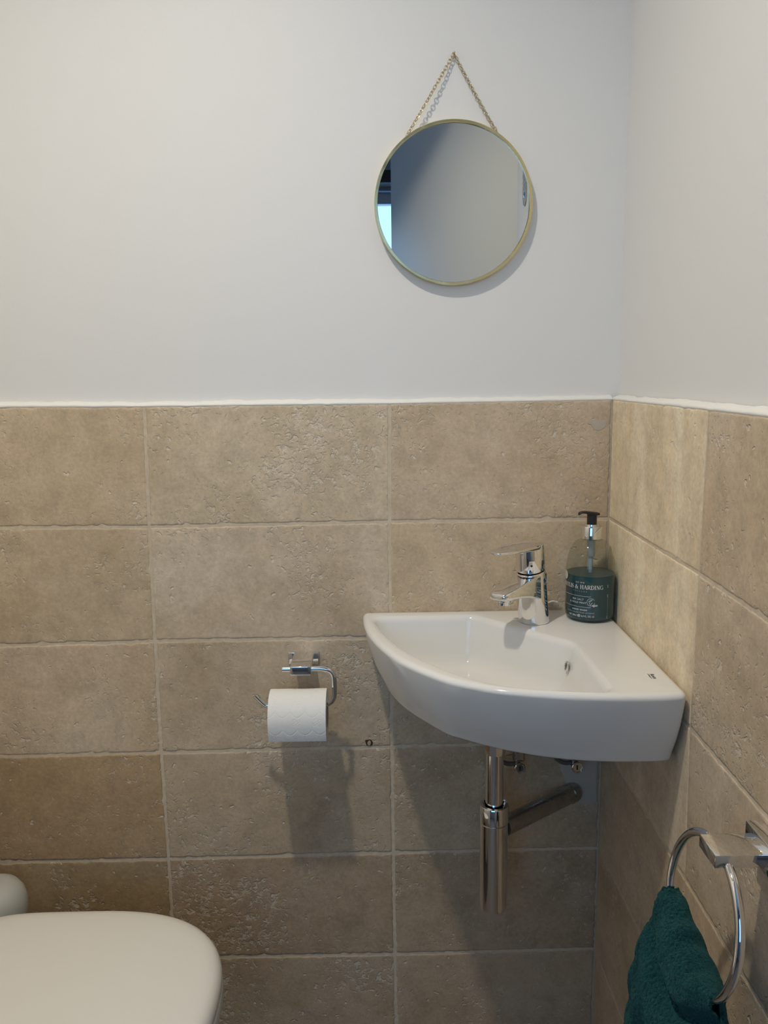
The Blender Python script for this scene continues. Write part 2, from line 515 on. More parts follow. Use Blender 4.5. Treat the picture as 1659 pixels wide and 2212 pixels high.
def axis_samples(n_mid):
    e = [0.0, 0.0016, 0.0036, 0.0064, 0.0105]
    return e, n_mid

def tile(quad, to_world, seed, parent, shade, step=0.011, rough=1.0, mat=None):
    """quad: four (s, z) corners tl, tr, br, bl in the plane of the wall. A slab with worn, chipped edges."""
    tl, tr, br, bl = [Vector((q[0], q[1], 0)) for q in quad]
    W = ((tr - tl).length + (br - bl).length) / 2; Hh = ((tl - bl).length + (tr - br).length) / 2
    gap = 0.0014
    def samples(L):
        e = [gap, gap + 0.0012, gap + 0.003, gap + 0.0058, gap + 0.0095]
        mid = max(2, int((L - 2 * e[-1]) / step))
        xs = e[:-1] + [e[-1] + (L - 2 * e[-1]) * i / mid for i in range(mid + 1)] + [L - q for q in reversed(e[:-1])]
        return [x / L for x in xs]
    U, Vv = samples(W), samples(Hh)
    c = (tl + tr + br + bl) / 4
    origin = to_world(c.x, 0.0, c.y)
    verts, faces = [], []
    nu, nv = len(U), len(Vv)
    for j, b in enumerate(Vv):
        for i, a in enumerate(U):
            top = tl.lerp(tr, a); bot = bl.lerp(br, a)
            P = top.lerp(bot, b)
            du, dv = min(a, 1 - a) * W, min(b, 1 - b) * Hh
            dd = min(du, dv) - gap
            q = Vector((P.x * 9 + seed * 3.1, P.y * 9, seed * 1.7))
            wv = noise.noise(q * 6) * 0.5 + noise.noise(q * 17) * 0.5
            chip = 0.0
            if dd < 0.016: chip = max(0.0, noise.noise(q * 9 + Vector((5, 3, 1))) - 0.15) * 2.6 + max(0.0, noise.noise(q * 26 + Vector((2, 7, 4))) - 0.12) * 1.1
            # wavering outline
            k = max(0.0, 1 - dd / 0.008)
            sh = (0.0005 + 0.0010 * wv + 0.0015 * chip) * k * rough
            if du - gap < 0.0085: P.x += sh * (1 if a < .5 else -1)
            if dv - gap < 0.0085: P.y += sh * (-1 if b < .5 else 1)
            rr = 0.0022 + 0.0012 * max(0, wv) + 0.0035 * chip
            t = max(0.0, 1 - dd / rr)
            dep = 0.0021 * (1 - math.sqrt(max(0.0, 1 - t * t))) * (0.8 + 0.5 * chip)
            und = 0.00045 * noise.noise(q * 1.1) + 0.00016 * noise.noise(q * 7)
            w_ = to_world(P.x, dep + und, P.y)
            verts.append(w_ - origin)
    for j in range(nv - 1):
        for i in range(nu - 1):
            faces.append((j * nu + i, j * nu + i + 1, (j + 1) * nu + i + 1, (j + 1) * nu + i))
    # skirt back into the bed
    loop = [i for i in range(nu)] + [j * nu + nu - 1 for j in range(1, nv)] + [(nv - 1) * nu + i for i in range(nu - 2, -1, -1)] + [j * nu for j in range(nv - 2, 0, -1)]
    base = len(verts)
    off = to_world(0, 0.0055, 0) - to_world(0, 0, 0)
    for i in loop: verts.append(verts[i] + off)
    n = len(loop)
    for k in range(n):
        faces.append((loop[(k + 1) % n], loop[k], base + k, base + (k + 1) % n))
    bm = bmesh.new()
    vs = [bm.verts.new(v) for v in verts]
    for f in faces: bm.faces.new([vs[i] for i in f])
    o = bm_obj('tile', bm, mat or M_TRAV, None, 60, origin)
    o.parent = parent; o.matrix_parent_inverse = Matrix.Translation(-Vector(parent.location))
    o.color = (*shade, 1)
    return o

back_w = lambda s, dpt, z: Vector((s, dpt, z))
right_w = lambda s, dpt, z: Vector((dpt, s, z))
sd = 0
XW = {'L': [XL + 0.004] * 7}
cols = ['L', 'W', 'A', 'B', 'C']
BXX = dict(BX); BXX['L'] = XW['L']
for ci in range(4):
    a, b = cols[ci], cols[ci + 1]
    for r in range(6):
        sd += 1
        q = [(BXX[a][r], BZ[a][r]), (BXX[b][r], BZ[b][r]), (BXX[b][r + 1], BZ[b][r + 1]), (BXX[a][r + 1], BZ[a][r + 1])]
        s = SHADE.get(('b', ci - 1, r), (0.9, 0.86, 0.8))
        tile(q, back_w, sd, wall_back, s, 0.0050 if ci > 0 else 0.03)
for ci in range(2):
    for r in range(6):
        sd += 1
        ya = RYd.get(ci, [RY[ci]] * 7); yb = RYd.get(ci + 1, [RY[ci + 1]] * 7)
        q = [(ya[r], RZ[ci][r]), (yb[r], RZ[ci + 1][r]), (yb[r + 1], RZ[ci + 1][r + 1]), (ya[r + 1], RZ[ci][r + 1])]
        s = SHADE.get(('r', ci, r), (0.95, 0.92, 0.88))
        tile(q, right_w, sd, wall_right, s, 0.0060, 0.45 if ci == 0 and r < 2 else 1.0, M_VEIN_LIT if ci == 0 and r < 3 else None)
# grout bed: recessed behind the tile faces, with a fuller corner joint
box('grout', (XL + 0.001, 0.0010, 0.0), (PX - 0.003, PY + 0.001, 1.2155), M_GROUT, wall_back)
box('grout', (0.0010, YF + 0.002, 0.0), (PX + 0.001, -0.001, 1.2095), M_GROUT, wall_right)

def caulk(name, p_at, n=260):
    """hand-run bead of white filler on top of the tiling"""
    V, F = [], []; sec = 8
    for i in range(n + 1):
        t = i / n
        p, out = p_at(t)
        q = Vector((p.x * 13, p.y * 13, 2.3))
        wv = 0.0009 * noise.noise(q * 1.5) + 0.0007 * noise.noise(q * 5)
        lump = max(0, noise.noise(q * 3 + Vector((9, 1, 4))) - 0.25) * 0.003
        zt = p.z
        prof = [(PY + 0.0005, -0.006), (0.0015, -0.004), (-0.0003 - lump, -0.0010 - 0.6 * lump), (-0.0004, 0.0004 + wv), (0.002, 0.0028 + wv), (0.006, 0.0040 + wv), (PY - 0.001, 0.0064 + 2 * wv), (PY + 0.0005, 0.0064 + 2 * wv)]
        for (dp, dz) in prof: V.append(p + out * dp + Vector((0, 0, dz)))
    for i in range(n):
        for k in range(sec):
            F.append((i * sec + k, i * sec + (k + 1) % sec, (i + 1) * sec + (k + 1) % sec, (i + 1) * sec + k))
    F.append(tuple(range(sec))); F.append(tuple(n * sec + k for k in range(sec)))
    o = fix(name, V, F, M_CAULK, None, 60); tag(o, kind='structure'); return o

def interp(xs, ys, x):
    return float(np.interp(x, xs, ys))
caulk('trim_1', lambda t: (Vector((XL + 0.002 + t * (-XL - 0.002), 0, interp([XL, -1.19, -0.7777, -0.3705, 0], [1.2215, 1.2205, 1.2165, 1.2160, 1.2178], XL + t * -XL))), Vector((0, 1, 0))))
caulk('trim_2', lambda t: (Vector((0, -0.795 * (1 - t), interp([-0.797, -0.3924, 0], [1.210, 1.2150, 1.2178], -0.795 * (1 - t)))), Vector((1, 0, 0))), 160)

# filler patch on the top right tile, cement patch round the waste outlet, chipped hole
def blob(name, pts, y, thick, mat, parent, right_side=False):
    P = smooth_path([(a, 0, b) for a, b in pts], 4, True)
    c = sum(P, Vector()) / len(P)
    V, F = [], []
    n = len(P)
    for s, dd in ((1.0, 0.001), (0.97, -thick * 0.8), (0.85, -thick)):
        for p in P:
            q = c + (p - c) * s; V.append((q.x, y + dd, q.z))
    for k in range(2):
        for i in range(n):
            F.append((k * n + i, k * n + (i + 1) % n, (k + 1) * n + (i + 1) % n, (k + 1) * n + i))
    F.append(tuple(2 * n + i for i in range(n)))
    return fix(name, V, F, mat, parent, 60)
blob('filler_patch', [(-0.041, 1.1775), (-0.036, 1.1835), (-0.026, 1.1835), (-0.022, 1.181), (-0.011, 1.183), (-0.008, 1.178), (-0.011, 1.170), (-0.021, 1.1655), (-0.030, 1.168), (-0.034, 1.175)], 0, 0.0006, M_PATCH, wall_back)
blob('cement_patch', [(-0.070, 0.602), (-0.074, 0.580), (-0.070, 0.555), (-0.058, 0.525), (-0.048, 0.497), (-0.030, 0.491), (-0.006, 0.492), (-0.004, 0.520), (-0.004, 0.570), (-0.005, 0.602), (-0.035, 0.604)], 0, 0.0009, M_PATCH, wall_back)
blob('chipped_hole', [(-0.4215, 0.621), (-0.417, 0.6225), (-0.411, 0.6225), (-0.4075, 0.617), (-0.409, 0.6115), (-0.415, 0.6105), (-0.419, 0.6125)], 0, 0.0004, M_HOLE, wall_back)
blob('hole_chip', [(-0.4175, 0.6165), (-0.414, 0.621), (-0.411, 0.6185), (-0.412, 0.6125), (-0.4155, 0.6118)], -0.0004, 0.0010, M_CHIP, wall_back)

# ------------------------------------------------------------------ ceiling downlight (lights the room)
dl = empty('downlight', (LAMP.x, LAMP.y, ZC), 'round recessed downlight in the white ceiling above the toilet', 'ceiling light')
lathe('trim_ring', [(0.040, -0.001), (0.047, -0.006), (0.052, -0.004), (0.053, 0.0), (0.040, 0.0), (0.040, -0.001)], M_CHROME, dl, 48, (LAMP.x, LAMP.y, ZC))
ml = bpy.data.materials.new('lamp_glow'); ml.use_nodes = True
pbs = ml.node_tree.nodes['Principled BSDF']; pbs.inputs['Emission Color'].default_value = (1, 0.87, 0.68, 1); pbs.inputs['Emission Strength'].default_value = 12
lathe('lamp_lens', [(0, -0.0008), (0.0395, -0.0008), (0.0395, 0.0), (0, 0)], ml, dl, 32, (LAMP.x, LAMP.y, ZC))

# ------------------------------------------------------------------ corner basin
ZR = 0.858
def poly_fillet(corners):
    """corners [(x, y, radius)] -> dense closed outline"""
    out = []; n = len(corners)
    for i in range(n):
        p = Vector(corners[i][:2]); r = corners[i][2]
        a = Vector(corners[i - 1][:2]); b = Vector(corners[(i + 1) % n][:2])
        if r <= 0: out.append(p); continue
        da, db = (a - p).normalized(), (b - p).normalized()
        ang = da.angle(db); t = min(r / math.tan(ang / 2), 0.45 * (a - p).length, 0.45 * (b - p).length)
        p1, p2 = p + da * t, p + db * t
        for k in range(9):
            s = k / 8
            out.append((1 - s) ** 2 * p1 + 2 * s * (1 - s) * p + s * s * p2)
    return out
def dense(poly, step=0.002):
    out = []
    for i in range(len(poly)):
        a, b = poly[i], poly[(i + 1) % len(poly)]
        k = max(1, int((b - a).length / step))
        for j in range(k): out.append(a.lerp(b, j / k))
    return out
def spl2(pts, sub=8):
    return [Vector((p.x, p.y)) for p in smooth_path([(a, b, 0) for a, b in pts], sub)]
def offset(poly, dd):
    """positive grows outward"""
    n = len(poly); area = sum(poly[i].x * poly[(i + 1) % n].y - poly[(i + 1) % n].x * poly[i].y for i in range(n))
    sg = 1 if area > 0 else -1; out = []
    for i in range(n):
        t = (poly[(i + 1) % n] - poly[i - 1])
        if t.length < 1e-9: out.append(poly[i]); continue
        t.normalize(); out.append(poly[i] + Vector((t.y, -t.x)) * sg * dd)
    return out
BC = Vector((-0.200, -0.195))
NA = 288
angs = sorted([2 * PI * k / NA for k in range(NA)] + [math.atan2(0.193, 0.197) % (2 * PI)])
def cast(poly):
    P = [p - BC for p in poly]; n = len(P); out = []
    segs = [(P[i], P[(i + 1) % n]) for i in range(n)]
    for a in angs:
        dx, dy = math.cos(a), math.sin(a); best = None
        for p, q in segs:
            ex, ey = q.x - p.x, q.y - p.y
            den = dx * ey - dy * ex
            if abs(den) < 1e-12: continue
            t = (p.x * ey - p.y * ex) / den; s = (p.x * dy - p.y * dx) / den
            if -1e-6 <= s <= 1 + 1e-6 and t > 0 and (best is None or t < best): best = t
        out.append(BC + Vector((dx, dy)) * (best or 0.1))
    return out
def resample(pts, n):
    """n points along the polyline, first included, last left out"""
    L = [0.0]
    for a, b in zip(pts[:-1], pts[1:]): L.append(L[-1] + (b - a).length)
    out = []; k = 0
    for i in range(n):
        d_ = L[-1] * i / n
        while k < len(L) - 2 and L[k + 1] < d_: k += 1
        out.append(pts[k].lerp(pts[k + 1], (d_ - L[k]) / max(1e-9, L[k + 1] - L[k])))
    return out
V2_ = lambda *a: Vector(a)
o_front = spl2([(-0.4110, -0.0010), (-0.4180, -0.0045), (-0.4215, -0.020), (-0.4180, -0.075), (-0.408, -0.1317), (-0.387, -0.198), (-0.3600, -0.256), (-0.308, -0.3220), (-0.2681, -0.350), (-0.228, -0.3685), (-0.143, -0.3880), (-0.0576, -0.3940), (-0.018, -0.3915), (-0.0075, -0.387), (-0.0045, -0.377)])
b_front = spl2([(-0.379, -0.0010), (-0.384, -0.0040), (-0.386, -0.018), (-0.381, -0.080), (-0.356, -0.160), (-0.305, -0.247), (-0.279, -0.272), (-0.225, -0.309), (-0.159, -0.337), (-0.099, -0.349), (-0.040, -0.352), (-0.016, -0.350), (-0.0085, -0.346), (-0.0055, -0.338)])
def ring_of(fr):
    cor = Vector((-0.003, -0.001))
    return resample([cor, fr[0]], 80) + resample(fr, 220) + resample([fr[-1], cor], 80)
RO, RB = ring_of(o_front), ring_of(b_front)
angs = [math.atan2(p.y - BC.y, p.x - BC.x) for p in RO]
bowl_front = spl2([(-0.135, -0.3690), (-0.191, -0.3590), (-0.242, -0.3405), (-0.280, -0.308), (-0.314, -0.266), (-0.350, -0.208), (-0.380, -0.132), (-0.392, -0.085)])
bowl = poly_fillet([(-0.401, -0.038, 0.016), (-0.234, -0.036, 0.030), (-0.105, -0.186, 0.026), (-0.102, -0.374, 0.020), (-0.136, -0.3688, 0), (-0.392, -0.085, 0)])[:-1] + bowl_front[1:]
bowl = dense(bowl)
rings = []
def mix(A, B, t): return [a.lerp(b, t) for a, b in zip(A, B)]
def inset(R_, dd):
    P = offset(R_, -dd)
    return [Vector((min(p.x, -0.003 - dd), min(p.y, -0.001 - dd))) for p in P]
HT = ZR - 0.747
rings.append((mix(RB, [BC] * len(RB), 0.2), 0.7475))
rings.append((mix(RB, [BC] * len(RB), 0.02), 0.747))
for t, f in ((0.985, 1.0), (0.955, 0.965), (0.9, 0.89), (0.8, 0.745), (0.65, 0.53), (0.45, 0.30), (0.25, 0.13), (0.12, 0.045), (0.075, 0.018)):
    rings.append((mix(RO, RB, f), ZR - t * HT))
for dd, dz in ((0.0004, 0.0060), (0.0016, 0.0034), (0.0040, 0.0013), (0.0072, 0.0002), (0.0095, 0.0)):
    rings.append((inset(RO, dd), ZR - dz))
for dd, dz in ((0.0105, 0.0), (0.0080, 0.0005), (0.0047, 0.0022), (0.0020, 0.0055), (0.0006, 0.0100), (0.0, 0.0150)):
    rings.append((cast(offset(bowl, dd)), ZR - dz))
for ins, dz in ((0.003, 0.025), (0.007, 0.045), (0.011, 0.062), (0.0155, 0.072), (0.022, 0.0785), (0.032, 0.0815)):
    rings.append((cast(offset(bowl, -ins)), ZR - dz))
CTR = Vector((-0.215, -0.185))
last = rings[-1][0]
for t, dz in ((0.3, 0.0828), (0.6, 0.0838), (0.85, 0.0846)):
    rings.append((mix(last, [CTR] * len(last), t), ZR - dz))
nA = len(angs); V, F = [], []
for pts, z in rings:
    for p in pts: V.append((p.x, p.y, z))
for k in range(len(rings) - 1):
    for i in range(nA):
        j = (i + 1) % nA
        F.append((k * nA + i, k * nA + j, (k + 1) * nA + j, (k + 1) * nA + i))
F.append(tuple(range(nA))); F.append(tuple((len(rings) - 1) * nA + i for i in range(nA)))
basin = empty('corner_basin', (-0.2, -0.2, 0.747), 'white ceramic quarter round corner basin fixed between the two tiled walls', 'basin')
fix('bowl', V, F, M_CER, basin, 50)
# overflow and drain
ov = (-0.1125, -0.197, 0.8255)
lathe('overflow_ring', [(0.0085, 0.0), (0.0085, 0.0018), (0.0070, 0.0026), (0.0055, 0.0014), (0.0055, 0.0), (0.0085, 0.0)], M_CHROME, basin, 32, ov, (-1, 0.02, 0.12))
lathe('overflow_hole', [(0, 0.0006), (0.0056, 0.0006), (0.0056, 0), (0, 0)], M_DARK, basin, 24, ov, (-1, 0.02, 0.12))
lathe('drain_plug', [(0, 0.0025), (0.022, 0.002), (0.030, 0.0005), (0.032, -0.002), (0, -0.002)], M_CHROME, basin, 40, (CTR.x, CTR.y, ZR - 0.0835))

# ------------------------------------------------------------------ lettering helpers
def ribbon(pts, widths, V, F):
    P = [Vector((p[0], p[1])) for p in pts]; n = len(P); b = len(V)
    for i in range(n):
        t = P[min(i + 1, n - 1)] - P[max(i - 1, 0)]; t.normalize()
        nn = Vector((-t.y, t.x)); w_ = widths[i] if isinstance(widths, (list, tuple)) else widths
        V.append(P[i] + nn * w_ / 2); V.append(P[i] - nn * w_ / 2)
    for i in range(n - 1):
        F.append((b + 2 * i, b + 2 * i + 1, b + 2 * i + 3, b + 2 * i + 2))
def arc(cx, cy, rx, ry, a0, a1, n=14):
    return [(cx + rx * math.cos(math.radians(a0 + (a1 - a0) * i / n)), cy + ry * math.sin(math.radians(a0 + (a1 - a0) * i / n))) for i in range(n + 1)]
def shade_w(pts, thin=0.055, thick=0.15):
    """contrast: thick where the stroke runs vertical"""
    out = []
    for i in range(len(pts)):
        a = pts[max(i - 1, 0)]; b = pts[min(i + 1, len(pts) - 1)]
        dx, dy = b[0] - a[0], b[1] - a[1]; L = math.hypot(dx, dy) or 1
        out.append(thin + (thick - thin) * (abs(dy) / L) ** 1.5)
    return out
def serif_letter(ch):
    """roman capital on a unit cap height -> strokes, advance"""
    S = []; TK, TN = 0.15, 0.055
    def st(a, b, w_): S.append(([a, b], w_))
    def cv(p): S.append((p, shade_w(p)))
    def sf(x, y, w_=0.26): st((x - w_ / 2, y), (x + w_ / 2, y), 0.045)
    if ch == 'A': st((0.10, 0), (0.38, 1), TN); st((0.38, 1), (0.70, 0), TK); st((0.2, 0.34), (0.58, 0.34), TN); sf(0.1, 0.02); sf(0.7, 0.02, 0.3); adv = 0.84
    elif ch == 'Y': st((0.12, 1), (0.40, 0.46), TK); st((0.70, 1), (0.40, 0.46), TN); st((0.40, 0.5), (0.40, 0), TK); sf(0.40, 0.02, 0.34); sf(0.12, 0.98, 0.3); sf(0.7, 0.98); adv = 0.80
    elif ch == 'L': st((0.2, 0), (0.2, 1), TK); sf(0.2, 0.98, 0.34); st((0.06, 0.025), (0.64, 0.025), TN); st((0.63, 0), (0.66, 0.26), TN); adv = 0.72
    elif ch == 'I': st((0.2, 0), (0.2, 1), TK); sf(0.2, 0.98, 0.34); sf(0.2, 0.02, 0.34); adv = 0.42
    elif ch == 'S':
        p = arc(0.30, 0.74, 0.20, 0.25, 30, 250, 16) + arc(0.29, 0.26, 0.23, 0.25, 70, -150, 16)
        S.append((p, [0.055 + 0.11 * math.exp(-((i / len(p) - 0.5) / 0.2) ** 2) for i in range(len(p))]))
        st((0.48, 0.70), (0.50, 0.98), TN); st((0.06, 0.30), (0.05, 0.02), TN); adv = 0.60
    elif ch == '&':
        p = [(0.82, 0.0), (0.70, 0.12), (0.30, 0.66), (0.27, 0.84), (0.36, 0.97), (0.48, 0.94), (0.52, 0.80), (0.44, 0.64), (0.22, 0.48), (0.10, 0.28), (0.16, 0.08), (0.34, 0.0), (0.54, 0.08), (0.68, 0.28), (0.74, 0.50)]
        p = [(q.x, q.y) for q in spl2(p, 3)]
        S.append((p, [0.13 if i < len(p) * 0.2 else (0.12 if 0.6 < i / len(p) < 0.78 else 0.06) for i in range(len(p))])); sf(0.74, 0.52); sf(0.84, 0.02, 0.18); adv = 0.98
    elif ch == 'H':
        st((0.2, 0), (0.2, 1), TK); st((0.72, 0), (0.72, 1), TK); st((0.2, 0.5), (0.72, 0.5), TN)
        for x in (0.2, 0.72): sf(x, 0.98, 0.34); sf(x, 0.02, 0.34)
        adv = 0.94
    elif ch == 'R': st((0.2, 0), (0.2, 1), TK); sf(0.2, 0.98, 0.3); sf(0.2, 0.02, 0.34); st((0.2, 0.97), (0.42, 0.97), TN); cv(arc(0.40, 0.73, 0.24, 0.245, 90, -90)); st((0.2, 0.485), (0.42, 0.485), TN); st((0.40, 0.49), (0.74, 0.0), TK); sf(0.76, 0.02, 0.2); adv = 0.84
    elif ch == 'D': st((0.2, 0), (0.2, 1), TK); sf(0.15, 0.98, 0.24); sf(0.15, 0.02, 0.24); st((0.2, 0.975), (0.42, 0.975), TN); cv(arc(0.40, 0.5, 0.36, 0.475, 90, -90)); st((0.2, 0.025), (0.42, 0.025), TN); adv = 0.88
    elif ch == 'N': st((0.2, 0), (0.2, 1), TN); st((0.2, 1), (0.74, 0.0), TK); st((0.74, 0), (0.74, 1), TN); sf(0.2, 0.02); sf(0.16, 0.98); sf(0.74, 0.98); adv = 0.92
    elif ch == 'G': cv(arc(0.46, 0.5, 0.36, 0.48, 50, 310, 22)); st((0.74, 0.02), (0.74, 0.42), 0.13); sf(0.72, 0.43, 0.3); st((0.70, 0.72), (0.72, 0.98), TN); adv = 0.90
    elif ch == 'B': st((0.2, 0), (0.2, 1), TK); sf(0.15, 0.98, 0.24); sf(0.15, 0.02, 0.24); st((0.2, 0.975), (0.40, 0.975), TN); cv(arc(0.38, 0.745, 0.21, 0.235, 90, -90)); st((0.2, 0.51), (0.40, 0.51), TN); cv(arc(0.40, 0.265, 0.24, 0.245, 90, -90)); st((0.2, 0.02), (0.42, 0.02), TN); adv = 0.74
    elif ch == 'E': st((0.2, 0), (0.2, 1), TK); st((0.08, 0.975), (0.6, 0.975), TN); st((0.2, 0.5), (0.5, 0.5), TN); st((0.08, 0.025), (0.62, 0.025), TN); st((0.6, 0.78), (0.6, 1), TN); st((0.62, 0), (0.62, 0.22), TN); adv = 0.72
    elif ch == 'T': st((0.38, 0), (0.38, 1), TK); st((0.04, 0.97), (0.72, 0.97), TN); st((0.06, 0.76), (0.06, 1), TN); st((0.70, 0.76), (0.70, 1), TN); sf(0.38, 0.02, 0.34); adv = 0.78
    elif ch == '1': st((0.24, 0), (0.24, 1), 0.13); st((0.08, 0.82), (0.24, 0.98), TN); sf(0.24, 0.02, 0.34); adv = 0.52
    elif ch == '9': cv(arc(0.3, 0.68, 0.22, 0.30, 0, 360, 20)); cv([(0.52, 0.68), (0.48, 0.30), (0.34, 0.06), (0.16, 0.02)]); adv = 0.62
    elif ch == '7': st((0.06, 0.96), (0.56, 0.96), 0.09); st((0.55, 0.96), (0.24, 0.0), 0.10); adv = 0.60
    elif ch == '0': cv(arc(0.3, 0.5, 0.22, 0.47, 0, 360, 24)); adv = 0.62
    else: adv = 0.40
    return S, adv
def serif_text(txt, size, spacing=0.0):
    V, F = [], []; x = 0.0
    for ch in txt:
        S, adv = serif_letter(ch)
        for pts, w_ in S:
            b = len(V); v2, f2 = [], []
            ribbon(pts, w_, v2, f2)
            for v in v2: V.append(Vector((x + v.x, v.y)))
            for f in f2: F.append(tuple(b + i for i in f))
        x += adv + spacing
    x -= spacing
    return [Vector(((v.x - x / 2) * size, v.y * size)) for v in V], F, x * size
def sans_text(txt, size, sx=1.0, bold=0.0, spacing=1.0, shear=0.0):
    cu = bpy.data.curves.new('lettering', 'FONT'); cu.body = txt; cu.align_x = 'CENTER'; cu.size = 1.0
    cu.space_character = spacing; cu.offset = bold; cu.shear = shear; cu.resolution_u = 3
    o = bpy.data.objects.new('lettering', cu); COL.objects.link(o)
    dg = bpy.context.evaluated_depsgraph_get(); dg.update()
    me = o.evaluated_get(dg).to_mesh()
    k = size / 0.70
    V = [Vector((v.co.x * k * sx, v.co.y * k)) for v in me.vertices]
    F = [tuple(p.vertices) for p in me.polygons]
    o.evaluated_get(dg).to_mesh_clear()
    bpy.data.objects.remove(o); bpy.data.curves.remove(cu)
    return V, F

# maker's mark on the basin deck
V2, F2 = sans_text('Roca', 0.0052, 1.15, 0.02)
org = Vector((-0.0310, -0.3285, ZR + 0.00025))
def deck(v): return Vector((org.x + v.y, org.y - v.x, org.z))
Vd = [deck(v) for v in V2]; Fd = list(F2)
vv, ff = [], []
ribbon([(-0.0095, -0.0026), (-0.004, -0.0022), (0.001, -0.0030), (0.0085, -0.0026)], [0.0006, 0.0013, 0.0012, 0.0006], vv, ff)
b = len(Vd); Vd += [deck(v) for v in vv]; Fd += [tuple(b + i for i in f) for f in ff]
tag(mesh_obj('maker_mark', Vd, Fd, M_INK, basin, 0), 'small dark lettering with an underline')

# ------------------------------------------------------------------ mixer tap
TB = Vector((-0.1385, -0.0705, ZR + 0.0004)); dirx = Vector((-0.70, -0.714, 0)).normalized(); diry = Vector((-dirx.y, dirx.x, 0))
def tp(x, y, z): return TB + dirx * x + diry * y + Vector((0, 0, z))
tap = empty('mixer_tap', TB, 'chrome single lever mixer tap standing on the white corner basin', 'tap')
def loft(sections, name, mat, parent, smooth=40, cap=True):
    V, F = [], []; n = len(sections[0])
    for s in sections: V += s
    for k in range(len(sections) - 1):
        for i in range(n):
            F.append((k * n + i, k * n + (i + 1) % n, (k + 1) * n + (i + 1) % n, (k + 1) * n + i))
    if cap: F.append(tuple(range(n))); F.append(tuple((len(sections) - 1) * n + i for i in range(n)))
    return fix(name, V, F, mat, parent, smooth)
def circ(cx, r, z, rx=None, tilt=0.0, n=48):
    return [tp(cx + (rx or r) * math.cos(2 * PI * k / n), r * math.sin(2 * PI * k / n), z - tilt * (rx or r) * math.cos(2 * PI * k / n)) for k in range(n)]
# body: forward leaning barrel whose top is cut by the slope of the spout
loft([circ(0, 0.0250, 0.0), circ(0, 0.0257, 0.0015), circ(0.0005, 0.0256, 0.004), circ(0.004, 0.0249, 0.03, tilt=0.03), circ(0.008, 0.0243, 0.062, tilt=0.10), circ(0.0115, 0.0238, 0.086, tilt=0.20), circ(0.0119, 0.0225, 0.0876, tilt=0.20)], 'body', M_CHROME, tap)
def rrect(x, w_, zt, zb, r, n=6):
    pts = []
    hw = w_ / 2
    for cx, cz, a0 in ((hw - r, zt - r, 0), (-hw + r, zt - r, 90), (-hw + r, zb + r, 180), (hw - r, zb + r, 270)):
        for k in range(n + 1):
            a = math.radians(a0 + 90 * k / n); pts.append(tp(x, cx + r * math.cos(a), cz + r * math.sin(a)))
    return pts
loft([rrect(0.000, 0.0455, 0.0870, 0.038, 0.003), rrect(0.022, 0.0460, 0.0835, 0.045, 0.003), rrect(0.045, 0.0450, 0.0790, 0.052, 0.0035), rrect(0.070, 0.0430, 0.0735, 0.0555, 0.004), rrect(0.088, 0.0400, 0.0697, 0.0552, 0.005), rrect(0.098, 0.0350, 0.0675, 0.0552, 0.005), rrect(0.1035, 0.027, 0.0657, 0.0562, 0.0042), rrect(0.105, 0.018, 0.0640, 0.0580, 0.0025)], 'spout', M_CHROME, tap, 50)
lathe('aerator', [(0.0, -0.008), (0.0080, -0.008), (0.0085, -0.0085), (0.0105, -0.0085), (0.0108, -0.004), (0.0122, -0.003), (0.0125, 0.004), (0, 0.004)], M_CHROME, tap, 32, tp(0.087, 0, 0.0543), dirx * -0.12 + Vector((0, 0, 1)))
# handle block and lever plate
loft([circ(0.0118, 0.0224, 0.0892, tilt=0.17), circ(0.0120, 0.0236, 0.0908, tilt=0.17), circ(0.0140, 0.0233, 0.110, tilt=0.06), circ(0.0155, 0.0230, 0.1290, tilt=0.02), circ(0.0157, 0.0220, 0.1325, tilt=0.02), circ(0.0159, 0.0185, 0.1342, tilt=0.02)], 'handle_block', M_CHROME, tap)
def lever_sec(x, w_, zt, zb, n=10):
    pts = []
    for k in range(2 * n):
        a = 2 * PI * k / (2 * n)
        y = w_ / 2 * math.copysign(abs(math.cos(a)) ** 0.7, math.cos(a)); zz = (zt + zb) / 2 + (zt - zb) / 2 * math.copysign(abs(math.sin(a)) ** 0.8, math.sin(a))
        pts.append(tp(x, y, zz))
    return pts
loft([lever_sec(-0.0070, 0.013, 0.1330, 0.1285), lever_sec(-0.003, 0.030, 0.1348, 0.124), lever_sec(0.008, 0.0435, 0.1362, 0.122), lever_sec(0.028, 0.0475, 0.1366, 0.1225), lever_sec(0.05, 0.0470, 0.1362, 0.1245), lever_sec(0.075, 0.0445, 0.1352, 0.1270), lever_sec(0.097, 0.0375, 0.1343, 0.1285), lever_sec(0.109, 0.0255, 0.1337, 0.1293), lever_sec(0.114, 0.012, 0.1330, 0.1302)], 'lever', M_CHROME, tap, 60)
def cyl_mark(zz, cxo, r):
    a = math.radians(38)
    # left front of the barrel as seen from the doorway
    out = (dirx * math.cos(a) + diry * math.sin(a)).normalized()
    c = TB + dirx * cxo + out * r + Vector((0, 0, zz))
    return c, out
for nm, zz, cxo, r in (('dot_mark', 0.1000, 0.0129, 0.0232), ):
    c, out = cyl_mark(zz, cxo, r)
    lathe(nm, [(0, 0.0008), (0.0017, 0.0006), (0.0021, 0.0), (0, 0)], M_BLUE, tap, 16, c, out)
c, out = cyl_mark(0.0735, 0.021, 0.0213)
lathe('dot_mark', [(0, 0.0012), (0.0017, 0.0010), (0.0021, -0.001), (0, -0.001)], M_BLUE, tap, 16, tp(0.0395, 0.006, 0.0800), (0, -0.3, 1))
pr = [TB + Vector(q) for q in ((0.016, 0.006, 0.024), (0.0265, 0.010, 0.0285), (0.034, 0.012, 0.0300), (0.0415, 0.012, 0.0285))]
